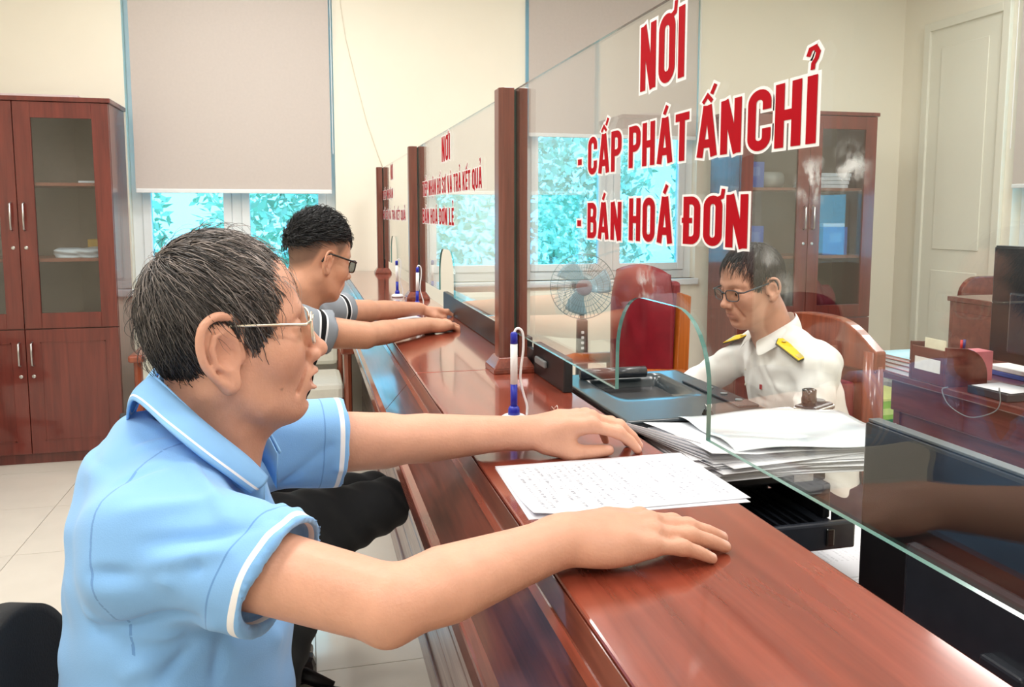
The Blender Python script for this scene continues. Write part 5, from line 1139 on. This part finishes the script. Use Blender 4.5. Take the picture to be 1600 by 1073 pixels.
    tc = N_.new('ShaderNodeTexCoord'); vo = N_.new('ShaderNodeTexVoronoi'); vo.inputs['Scale'].default_value = 700; L.new(tc.outputs['Object'], vo.inputs[0]); bp = N_.new('ShaderNodeBump'); bp.inputs['Strength'].default_value = .15; bp.inputs['Distance'].default_value = .0008; L.new(vo.outputs[0], bp.inputs['Height']); L.new(bp.outputs[0], b.inputs['Normal'])
    mesh_obj('polo_shirt', V, Q, pm, g, None, {'hem': hem, 'seam': seam}, org=org)
    # ------------------------------------------------ knitted collar with a white stripe
    up = [(-.172, 1.03, 1.203), ny(243, 588, .985), ny(290, 632, .945), ny(340, 676, .945), ny(384, 713, .962), ny(413, 744, .985)]
    lo = [(-.194, 1.03, 1.158), ny(221, 622, .965), ny(262, 662, .915), ny(312, 707, .905), ny(352, 740, .925), ny(384, 766, .955)]
    def mirror(p): return V3(p[0]+(.012 if p[0] > -.15 else 0), 2.06-p[1], p[2])
    def cat(ps):
        ps = [np.array(p, float) for p in ps]; full = [mirror(p) for p in ps[:0:-1]]+ps; out = []
        for i in range(len(full)-1):
            p0, p1, p2, p3 = full[max(i-1, 0)], full[i], full[i+1], full[min(i+2, len(full)-1)]
            for k in range(6): t_ = k/6; out.append(.5*((2*p1)+(-p0+p2)*t_+(2*p0-5*p1+4*p2-p3)*t_**2+(-p0+3*p1-3*p2+p3)*t_**3))
        return out+[full[-1]]
    A, B = cat(up), cat(lo); n = len(A); b = MB(); rows = [0, .2, .4, .55, .72, .80, .90, 1.0]; vs = []
    for t_ in rows:
        for i in range(n):
            p = A[i]*(1-t_)+B[i]*t_; c_ = V3(-.118, 1.03, p[2]); o_ = p-c_; o_[2] = 0; o_ /= np.linalg.norm(o_)+1e-9; vs.append(p+o_*(.010*math.sin(math.pi*t_*.8)+.004)-org)
    for r in range(len(rows)-1): b.add([], []); 
    fs = [(r*n+i, r*n+i+1, (r+1)*n+i+1, (r+1)*n+i) for r in range(len(rows)-1) for i in range(n-1)]; b.add(vs, fs)
    b.m = [1 if r == 4 else 0 for r in range(len(rows)-1) for i in range(n-1)]
    b.build('collar', [mat('light_blue_rib_knit', (136, 190, 242), .8, var=.02, bump=.1, bscale=900), mat('white_rib_knit', (246, 246, 250), .8, var=.01)], g, True, solid=.003)
    # inner stand of the collar
    st = MB(); ps = [A[i] for i in range(n)]; vs = [p-org for p in ps]+[p+V3(0, 0, -.045)+(V3(-.118, 1.03, p[2])-p)*.02-org for p in ps]; st.add(vs, [(i, i+1, n+i+1, n+i) for i in range(n-1)]); st.build('collar_stand', MATS['light_blue_rib_knit'], g, True, solid=.002)
    for k in range(2): MB().lathe([(.0052, 0), (.0052, .0018), (.003, .0024)], 14, tuple(V3(-.045-.006*k, 1.02, 1.035-.05*k)-org), M=Matrix.Rotation(math.radians(60), 4, 'Y')).build('button', mat('pale_blue_button', (190, 210, 236), .3), g, True)
    # trousers
    s = SDF((-.40, .78, .0), (.34, 1.28, .64), .009)
    s.loft([(.40, -.20, 1.02, .15, .19), (.52, -.19, 1.02, .145, .19), (.62, -.185, 1.02, .13, .175)], .03)
    for y in (-1, 1): s.chain([V3(-.18, 1.02+y*.09, .50), V3(.20, 1.02+y*.11, .52), V3(.16, 1.02+y*.11, .10)], [.085, .066, .05], .03)
    V, Q = s.mesh(1); mesh_obj('trousers', V, Q, cloth_m, g, np.tile(np.array(lin((40, 42, 50))), (len(V), 1)), org=org)
    for y in (-1, 1): MB().box(.08, .33, 1.02+y*.11-.045, 1.02+y*.11+.045, .0, .085).build('shoe', black_gloss, g, bevel=.03).location = tuple(-org)
    return g
old_man()
# ---------------------------------------------------------------- the young man in the grey and black polo
def young_man():
    org = V3(-.25, 2.38, .52)
    g = thing('person', org, 0, 'young man with black undercut hair and dark glasses resting his forearms on the counter', 'person')
    F = Fr(ony(494, 411, 2.36), dirv(28, -14), dirv(28, 76)); F.k = .93; nails = []
    hs = SDF(F.o+V3(-.19, -.18, -.26), F.o+V3(.18, .18, .17), .0030)
    head_sdf(F, hs, earscale=1.0, neck=False, back=.6)
    nb = V3(-.035, 2.36, 1.125); hs.chain([F(-.012, 0, -.02), F(-.035, 0, -.075), nb, nb+V3(-.02, 0, -.08)], [.053, .051, .055, .07], .03)
    hs.chain([F(.035, 0, -.082), F(.005, 0, -.105), nb+V3(.02, .02, -.01)], [.022, .024, .03], .03); hv = hs.mesh(1)
    sh1, el1, wr1 = V3(-.055, 2.20, 1.105), ony(570, 524, 2.27), onz(668, 508, 1.058); sh2, el2, wr2 = V3(.0, 2.56, 1.10), ony(575, 486, 2.72), onz(660, 482, 1.060)
    a1 = SDF((-.15, 2.05, .95), (.56, 2.75, 1.20), .0028)
    arm_sdf(a1, sh1, el1, wr1, (.050, .043, .037, .039, .026))
    d1 = (wr1-el1); d1[2] = 0; d1 /= np.linalg.norm(d1); x1 = dirv(math.degrees(math.atan2(d1[1], d1[0]))-14, -4)
    hand_sdf(a1, Fr(wr1, x1, (0, 0, 1)), [(12, 52, 34), (14, 54, 34), (16, 56, 34), (18, 56, 34)], None, nails=nails, thumb=[(.018, .022, -.010), (.048, .040, -.020), (.075, .044, -.026), (.095, .036, -.028)], scale=.95)
    v1 = a1.mesh(1)
    a2 = SDF((-.10, 2.40, .95), (.58, 2.95, 1.20), .0028); arm_sdf(a2, sh2, el2, wr2, (.050, .043, .037, .038, .025))
    x2 = dirv(4, -6); hand_sdf(a2, Fr(wr2, x2, (0, -.1, 1), left=False), [(24, 60, 40), (26, 62, 40), (28, 64, 40), (30, 64, 40)], None, nails=nails, thumb=[(.018, .022, -.010), (.045, .040, -.018), (.072, .040, -.024), (.090, .028, -.026)], scale=.95)
    v2 = a2.mesh(1)
    V, Q = join([hv, v1, v2]); cols = skin_cols(V, F, (202, 148, 120), nails, brow=lin((40, 30, 28)))
    # closely shaved sides
    q = F.inv(V); hp_low = [(-.14, -.050), (-.08, -.045), (-.045, -.020), (-.028, .03), (.012, .040), (.03, .012), (.046, .040), (.06, .075), (.09, .11)]
    w = np.clip((q[:, 2]-hairline(q[:, 0], hp_low))/.03, 0, 1)*np.clip((.12-q[:, 2])/.02, 0, 1)*(np.abs(q[:, 0]+.02) < .11)*(np.abs(q[:, 1]) < .095)*(q[:, 2] > -.06); w = (w*.72)[:, None]; ear = (np.abs(q[:, 1]) > .0765)[:, None] & (q[:, 2:3] < .045); w = np.where(ear, 0, w)
    cols = cols*(1-w)+np.array(lin((62, 50, 46)))*w
    mesh_obj('body', V, Q, skin_m, g, cols, org=org)
    hp = [(-.14, .022), (-.08, .034), (-.05, .058), (.03, .074), (.06, .082), (.074, .086), (.12, .09)]; HR = (.096, .078, .092); hc = (-.006, 0, .048)
    cv, cq = hair_cap(F, .0036, HR, hp, hc, lumps=.0022, top=.106)
    blk = np.array(lin((20, 20, 23)))
    sv, sq, sc = strands(F, 2600, HR, hp, .042, lambda p: np.tile(np.array([.9, 0, .15]), (len(p), 1))+(p-np.array([-.05, 0, .1]))*3, lambda p, r: blk*(.6+1.6*r.rand(len(p), 1)**3), 4, hc, top=.108, lift=.009, wid=.0012, seg=5, jitter=.6)
    s2v, s2q, s2c = strands(F, 700, HR, hp, .034, lambda p: np.tile(np.array([1., 0, .35]), (len(p), 1)), lambda p, r: blk*(.6+1.8*r.rand(len(p), 1)**3), 14, hc, top=.108, lift=.013, wid=.0013, seg=5, jitter=.6)
    V, Q = join([(cv, cq), (sv, sq), (s2v, s2q)]); sc = np.concatenate([sc, s2c]); mesh_obj('hair', V, Q, hair_m, g, np.concatenate([np.tile(blk, (len(cv), 1)), sc]), org=org)
    spectacles(F, g, .050, .036, .012, .106, black_gloss, glass('dark_spectacle_lens', (.55, .62, .62), .06), org=org, rr=.0022, ear=(-.004, .030))
    # shirt: black body, grey sleeves with stripes
    s = SDF((-.48, 2.0, .46), (.22, 2.84, 1.22), .005)
    s.loft([(.48, -.27, 2.38, .13, .17), (.70, -.20, 2.38, .125, .175), (.90, -.12, 2.38, .12, .18), (1.04, -.075, 2.38, .11, .175), (1.10, -.06, 2.38, .085, .14)], .03)
    for y, sh in ((-1, sh1), (1, sh2)): s.chain([nb+V3(-.02, y*.03, -.03), sh], [.045, .062], .04)
    H = []
    for sh, el, th in ((sh1, el1, .118), (sh2, el2, .150)): d = (el-sh)/np.linalg.norm(el-sh); hem = sh+d*th; s.chain([sh, hem+d*.03], [.064, .060], .03); H.append((d, hem))
    ax = [s.lo[k]+s.h*np.arange(s.n[k]) for k in range(3)]; P = np.stack(np.meshgrid(*ax, indexing='ij'), -1).astype(f32)
    for d, hem in H:
        q = P-hem.astype(f32); al = q @ d.astype(f32); rad = np.linalg.norm(q-al[..., None]*d.astype(f32), axis=-1); m = (rad < .09) & (al > -.05)
        s.a = np.where(m, np.maximum(s.a, al), s.a); s.a = np.where(m, np.maximum(s.a, -np.maximum(rad-.050, -.018-al)), s.a)
    s.chain([nb+V3(.03, 0, .12), nb+V3(0, 0, 0)], [.066, .056], .01, 's'); V, Q = s.mesh(2); N = normals(V, Q)
    V = V+N*(.003*np.sin(V[:, :1]*70+V[:, 2:]*55+2*np.sin(V[:, 1:2]*40)))
    grey, dk, wh = [np.array(lin(c)) for c in ((136, 142, 150), (24, 24, 27), (226, 228, 232))]
    cols = np.tile(dk, (len(V), 1)); yoke = V[:, 2] > 1.02; cols[yoke] = grey; hemv = np.full(len(V), 1.)
    for d, hem in H:
        q = V-hem; al = -(q @ d); rad = np.linalg.norm(q+al[:, None]*d, axis=1); m = (rad < .085) & (al < .16) & (al > -.03); cols[m] = grey
        hemv = np.where(m, al, hemv)
    mesh_obj('polo_shirt', V, Q, band_mat('striped_sleeve_knit', ((.026, .031, (226, 228, 232)), (.031, .044, (24, 24, 27)), (.044, .049, (226, 228, 232)))), g, cols, {'hem': hemv}, org=org)
    b = MB(); n = 24; vs = []
    for r, z in ((.060, .035), (.070, .0), (.074, -.018)):
        for i in range(n): a = 2*math.pi*i/n; vs.append(nb+V3(-.005+r*math.cos(a), r*math.sin(a), z-.02*math.cos(a)+.0)-org)
    b.add(vs, [(j*n+i, j*n+(i+1) % n, (j+1)*n+(i+1) % n, (j+1)*n+i) for j in range(2) for i in range(n)]); b.build('collar', mat('grey_knit', (120, 126, 134), .85), g, True, solid=.003)
    # jeans
    s = SDF((-.50, 2.02, .0), (.34, 2.72, .70), .007); s.loft([(.42, -.28, 2.38, .14, .18), (.54, -.27, 2.38, .14, .18), (.64, -.25, 2.38, .12, .165)], .03)
    kn = ony(600, 788, 2.27); s.chain([V3(-.25, 2.29, .545), kn+V3(0, 0, 0)], [.088, .068], .03); s.chain([kn, ony(500, 862, 2.24), V3(-.10, 2.24, .10)], [.066, .056, .045], .03)
    s.chain([V3(-.25, 2.47, .54), V3(.18, 2.50, .55), V3(-.16, 2.46, .10)], [.085, .066, .048], .03); V, Q = s.mesh(1); N = normals(V, Q); V = V+N*(.003*np.sin(V[:, :1]*80+V[:, 2:]*60+3*np.sin(V[:, 1:2]*25)))
    mesh_obj('jeans', V, Q, cloth_m, g, np.tile(np.array(lin((30, 31, 34))), (len(V), 1)), org=org)
    for (x, y) in ((-.17, 2.24), (-.25, 2.46)): MB().box(x, x+.25, y-.045, y+.045, .0, .085).build('shoe', black_sat, g, bevel=.03).location = tuple(-org)
young_man()
# ---------------------------------------------------------------- the staff member in the white uniform shirt
def staff():
    org = V3(1.52, 2.22, .49)
    g = thing('person', org, 0, 'staff member in a white uniform shirt with yellow epaulettes and glasses', 'person')
    F = Fr(ony(1178, 452, 2.21), dirv(187, -13), dirv(187, 77)); F.k = .98; nails = []
    hs = SDF(F.o+V3(-.19, -.18, -.27), F.o+V3(.19, .18, .17), .0030); head_sdf(F, hs, earscale=1.05, neck=False, back=.6)
    nb = V3(F.o[0]+.072, 2.22, 1.058); hs.chain([F(-.012, 0, -.02), F(-.035, 0, -.075), nb, nb+V3(.03, 0, -.08)], [.054, .053, .058, .07], .03); hs.chain([F(.035, 0, -.082), F(.005, 0, -.108), nb+V3(-.03, 0, -.02)], [.026, .028, .03], .03)
    hv = hs.mesh(1)
    sh1, el1, wr1 = nb+V3(.055, -.160, -.085), V3(1.35, 2.00, .775), V3(1.09, 2.05, .790); sh2, el2, wr2 = nb+V3(.05, .165, -.085), V3(1.20, 2.48, .82), V3(1.02, 2.36, .785)
    a = SDF((.80, 1.90, .74), (1.20, 2.50, .86), .0036)
    hand_sdf(a, Fr(wr1, (-1, .08, -.02), (0, 0, 1), left=False), [(0, 25, 12)]*4, ZD, nails=nails); hand_sdf(a, Fr(wr2, (-1, -.1, -.02), (0, 0, 1), left=True), [(0, 25, 12)]*4, ZD, nails=nails)
    for wr, el in ((wr1, el1), (wr2, el2)): a.chain([wr, wr+(el-wr)*.4], [.027, .03], .01)
    V, Q = join([hv, a.mesh(1)]); mesh_obj('body', V, Q, skin_m, g, skin_cols(V, F, (208, 155, 131), nails, brow=lin((52, 42, 40))), org=org)
    for y in (-1, 1): MB().lathe([(.0005, .0132), (.005, .0124), (.0052, .012)], 12, tuple(F(.0755, y*.032, .0095)-org), M=Matrix(F.R.tolist()).to_4x4() @ Matrix.Rotation(math.pi/2, 4, 'Y')).build('iris', mat('dark_brown_iris', (38, 26, 22), .15), g, True)
    hp = [(-.14, -.060), (-.10, -.058), (-.075, -.048), (-.045, -.026), (-.030, .010), (-.018, .040), (.008, .046), (.020, .030), (.026, .000), (.036, .004), (.044, .040), (.054, .068), (.070, .092), (.12, .12)]
    HR = (.096, .080, .088); hc = (-.004, 0, .048); cv, cq = hair_cap(F, .0036, HR, hp, hc, lumps=.0014, top=.092)
    c0 = np.array(lin((46, 44, 46)))
    def flow(p): d = p-np.array([-.04, .02, .14]); d[:, 2] -= .05; return d/np.linalg.norm(d, axis=1)[:, None]
    sv, sq, sc = strands(F, 2600, HR, hp, .040, flow, lambda p, r: c0*(.4+2.2*r.rand(len(p), 1)**2.2), 5, hc, top=.092, lift=.005, wid=.001, seg=5, jitter=.4)
    V, Q = join([(cv, cq), (sv, sq)]); mesh_obj('hair', V, Q, hair_m, g, np.concatenate([np.tile(c0*.8, (len(cv), 1)), sc]), org=org)
    spectacles(F, g, .050, .033, .010, .107, mat('slate_metal', (70, 84, 92), .3, .7), glass('spectacle_lens', (.95, .97, .95), .05), org=org, rr=.0017, ear=(-.004, .026))
    # white shirt with long sleeves
    s = SDF((.98, 1.86, .46), (1.78, 2.66, 1.14), .005)
    cx = nb[0]; s.loft([(.48, cx+.17, 2.22, .13, .17), (.70, cx+.13, 2.22, .125, .175), (.88, cx+.075, 2.22, .125, .18), (.95, cx+.055, 2.22, .11, .17), (1.00, cx+.045, 2.22, .085, .13)], .03)
    for y, sh, el, wr in ((-1, sh1, el1, wr1), (1, sh2, el2, wr2)):
        s.chain([nb+V3(.02, y*.05, -.025), sh], [.046, .056], .04); s.chain([sh, (sh+el)/2, el, el+(wr-el)*.75], [.056, .053, .050, .042], .03)
    s.chain([nb+V3(-.03, 0, .12), nb+V3(0, 0, -.02)], [.066, .054], .01, 's'); s.chain([nb+V3(-.05, 0, 0), nb+V3(-.075, 0, -.06)], [.022, .008], .01, 's')
    V, Q = s.mesh(2); N = normals(V, Q); VS = V.copy(); sf = lambda a_, b_: surf(VS, a_, b_)
    V = fold_disp(V, N, [(sf(1200, 600), sf(1270, 640), .012, .008), (sf(1180, 620), sf(1240, 660), .010, -.008), (sf(1150, 590), sf(1175, 640), .010, .007), (sf(1230, 600), sf(1290, 600), .010, -.006), (sf(1120, 560), sf(1150, 610), .010, .006), (sf(1250, 640), sf(1295, 690), .012, .008), (sf(1270, 560), sf(1295, 640), .012, .005), (sf(1190, 570), sf(1215, 620), .008, -.006)])
    V = V+N*(.002*np.sin(V[:, :1]*60+V[:, 2:]*70+2*np.sin(V[:, 1:2]*50)))
    wc = np.array(lin((240, 238, 234))); mesh_obj('uniform_shirt', V, Q, cloth_m, g, np.tile(wc, (len(V), 1)), org=org)
    wm = mat('white_shirt_collar', (242, 240, 236), .8, var=.01)
    for y in (-1, 1):      # two collar wings from the nape to the front points
        A = [nb+V3(.070, 0, .050), nb+V3(.050, y*.052, .038), nb+V3(.0, y*.066, .018), nb+V3(-.050, y*.036, -.020), nb+V3(-.062, y*.010, -.034)]
        B = [nb+V3(.090, 0, .005), nb+V3(.066, y*.070, -.004), nb+V3(.002, y*.092, -.022), nb+V3(-.062, y*.070, -.062), nb+V3(-.082, y*.050, -.082)]
        b = MB(); vs = [p-org for p in A]+[(p+q_)/2+V3(-.004, y*.006, .012)-org for p, q_ in zip(A, B)]+[p-org for p in B]; n = 5
        b.add(vs, [(j*n+i, j*n+i+1, (j+1)*n+i+1, (j+1)*n+i) for j in range(2) for i in range(n-1)]); o = b.build('collar', wm, g, True, solid=.003); sb = o.modifiers.new('sub', 'SUBSURF'); sb.levels = sb.render_levels = 2
    for k in range(4):
        p = sf(1163-4*k, 577+24*k); MB().lathe([(.0055, 0), (.0055, .002), (.003, .0028)], 12, tuple(p-org), M=Matrix.Rotation(math.radians(-70), 4, 'Y')).build('button', mat('cream_button', (220, 214, 196), .3), g, True)
    ye = mat('yellow_epaulette_cloth', (238, 196, 24), .6, var=.05, scale=120); bd = mat('dark_epaulette_border', (60, 60, 40), .6); em = mat('pale_gold_badge', (214, 196, 120), .35, .4)
    def epaulette(c, xin, wid, ln, nrm):
        x = np.array(xin, float); x /= np.linalg.norm(x); z = np.array(nrm, float); z = z-x*(x @ z); z /= np.linalg.norm(z); y = np.cross(z, x); M = Matrix([[*(float(t) for t in (x[i], y[i], z[i])), float((c-org)[i])] for i in range(3)]+[[0, 0, 0, 1]])
        hw = wid/2; ol = [(-ln/2, -hw*1.1), (-ln/2, hw*1.1), (ln*.36, hw*.85), (ln/2, 0), (ln*.36, -hw*.85)]; e = bpy.data.objects.new('epaulette', None); COL.objects.link(e); e.parent = g
        MB().prism([(p*1.05, q_*1.12) for p, q_ in ol], 2, 0, .003, M=M).build('border', bd, e); MB().prism(ol, 2, .003, .005, M=M).build('board', ye, e)
        MB().prism([(-ln*.46, -hw*.8), (-ln*.46, hw*.8), (-ln*.30, hw*.8), (-ln*.30, -hw*.8)], 2, .005, .006, M=M).build('bar', em, e); MB().lathe([(.007, .005), (.006, .008), (.002, .009)], 8, (ln*.30, 0, 0), M=None) if False else None
        MB().lathe([(.007, 0), (.006, .003), (.002, .004)], 10, tuple(M @ Vector((ln*.30, 0, .005)))).build('badge', em, e, True)
    p = sf(1235, 546); epaulette(p+V3(0, 0, .006), (-.35, 1, .45), .052, .105, (-.15, -.45, 1)); p = sf(1151, 529); epaulette(p+V3(0, 0, .004), (.2, -1, .30), .050, .085, (-.35, -.15, 1))
    MB().box(-.002, .002, -.004, .004, -.007, .007).build('red_lapel_pin', mat('red_enamel', (170, 40, 44), .4), g).location = tuple(sf(1187, 604)-org+V3(-.003, -.003, 0))
    s = SDF((1.0, 1.95, .0), (1.80, 2.50, .62), .01); s.loft([(.46, cx+.18, 2.22, .14, .18), (.60, cx+.17, 2.22, .13, .17)], .03)
    for y in (-1, 1): s.chain([V3(cx+.16, 2.22+y*.09, .56), V3(1.16, 2.22+y*.10, .57), V3(1.18, 2.22+y*.10, .10)], [.075, .062, .05], .03)
    V, Q = s.mesh(1); mesh_obj('trousers', V, Q, cloth_m, g, np.tile(np.array(lin((36, 40, 58))), (len(V), 1)), org=org)
    for y in (-1, 1): MB().box(1.02, 1.26, 2.22+y*.10-.045, 2.22+y*.10+.045, 0, .085).build('shoe', black_gloss, g, bevel=.03).location = tuple(-org)
staff()
# ---------------------------------------------------------------- swivel chairs
def office_chair(loc, rz, seat, back_h, label, arms=True, spin=.3, br=.31):
    g = thing('office_chair', loc, rz, label, 'chair', 'black swivel chairs')
    def seatf(u, v): e = (1-(2*abs(u-.5))**6)*(1-(2*abs(v-.5))**6); return ((u-.5)*.46, (v-.5)*.48, seat-.05+.05*max(0, e)**.4)
    MB().grid(seatf, 20, 20).build('seat_cushion', black_fab, g, True); box('seat_pan', -.2, .2, -.2, .2, seat-.075, seat-.045, black_sat, g, .01)
    def bk(u, v):      # rounded-square sheet: square parameters bent onto a superellipse
        p, q = 2*u-1, 2*v-1; m = max(abs(p), abs(q)); n4 = (abs(p)**2.5+abs(q)**2.5)**(1/2.5) or 1; f = m/n4; p *= f; q *= f
        return (-.240-.03*p+.045*q*q-.03*math.cos(p*1.5), q*.24, seat+.12+(back_h-.12)*(p+1)/2)
    MB().grid(bk, 40, 40).build('backrest', black_fab, g, True, solid=.035)
    MB().tube([(-.1, 0, seat-.06), (-.24, 0, seat-.05), (-.265, 0, seat+.1), (-.255, 0, seat+.3)], .018, 10).build('back_bar', black_pl, g, True)
    MB().lathe([(.028, .10), (.028, seat-.2), (.020, seat-.2), (.020, seat-.07)], 16).build('gas_column', black_pl, g, True)
    for k in range(5):
        a = 2*math.pi*k/5+spin; c, s_ = math.cos(a), math.sin(a); l = MB().tube([(.02*c, .02*s_, .115), (.18*c, .18*s_, .095), (br*c, br*s_, .065)], [.026, .022, .016], 10).build('base_arm', black_pl, g, True)
        MB().lathe([(.010, -.022), (.027, -.020), (.027, .020), (.010, .022)], 16, (br*c, br*s_, .027), M=Matrix.Rotation(a, 4, 'Z') @ Matrix.Rotation(math.pi/2, 4, 'X')).build('caster', black_gloss, l, True)
    if arms:
        for y in (-1, 1):
            MB().tube([(-.14, y*.25, seat-.05), (-.17, y*.275, seat+.06), (-.13, y*.28, seat+.185), (.0, y*.28, seat+.205), (.12, y*.28, seat+.18), (.15, y*.275, seat+.10), (.10, y*.255, seat-.02), (.06, y*.22, seat-.06)], .016, 10).build('armrest', black_pl, g, True)
    return g
office_chair((-.10, 1.02, 0), .06, .425, .50, 'black swivel chair that the older man in blue sits on')
office_chair((-.20, 2.38, 0), .25, .465, .40, 'black swivel chair under the young man at the counter', False, -.6, .26)
office_chair((-1.86, 4.45, 0), -.6, .45, .46, 'black swivel chair standing in front of the cabinet by the armchairs')
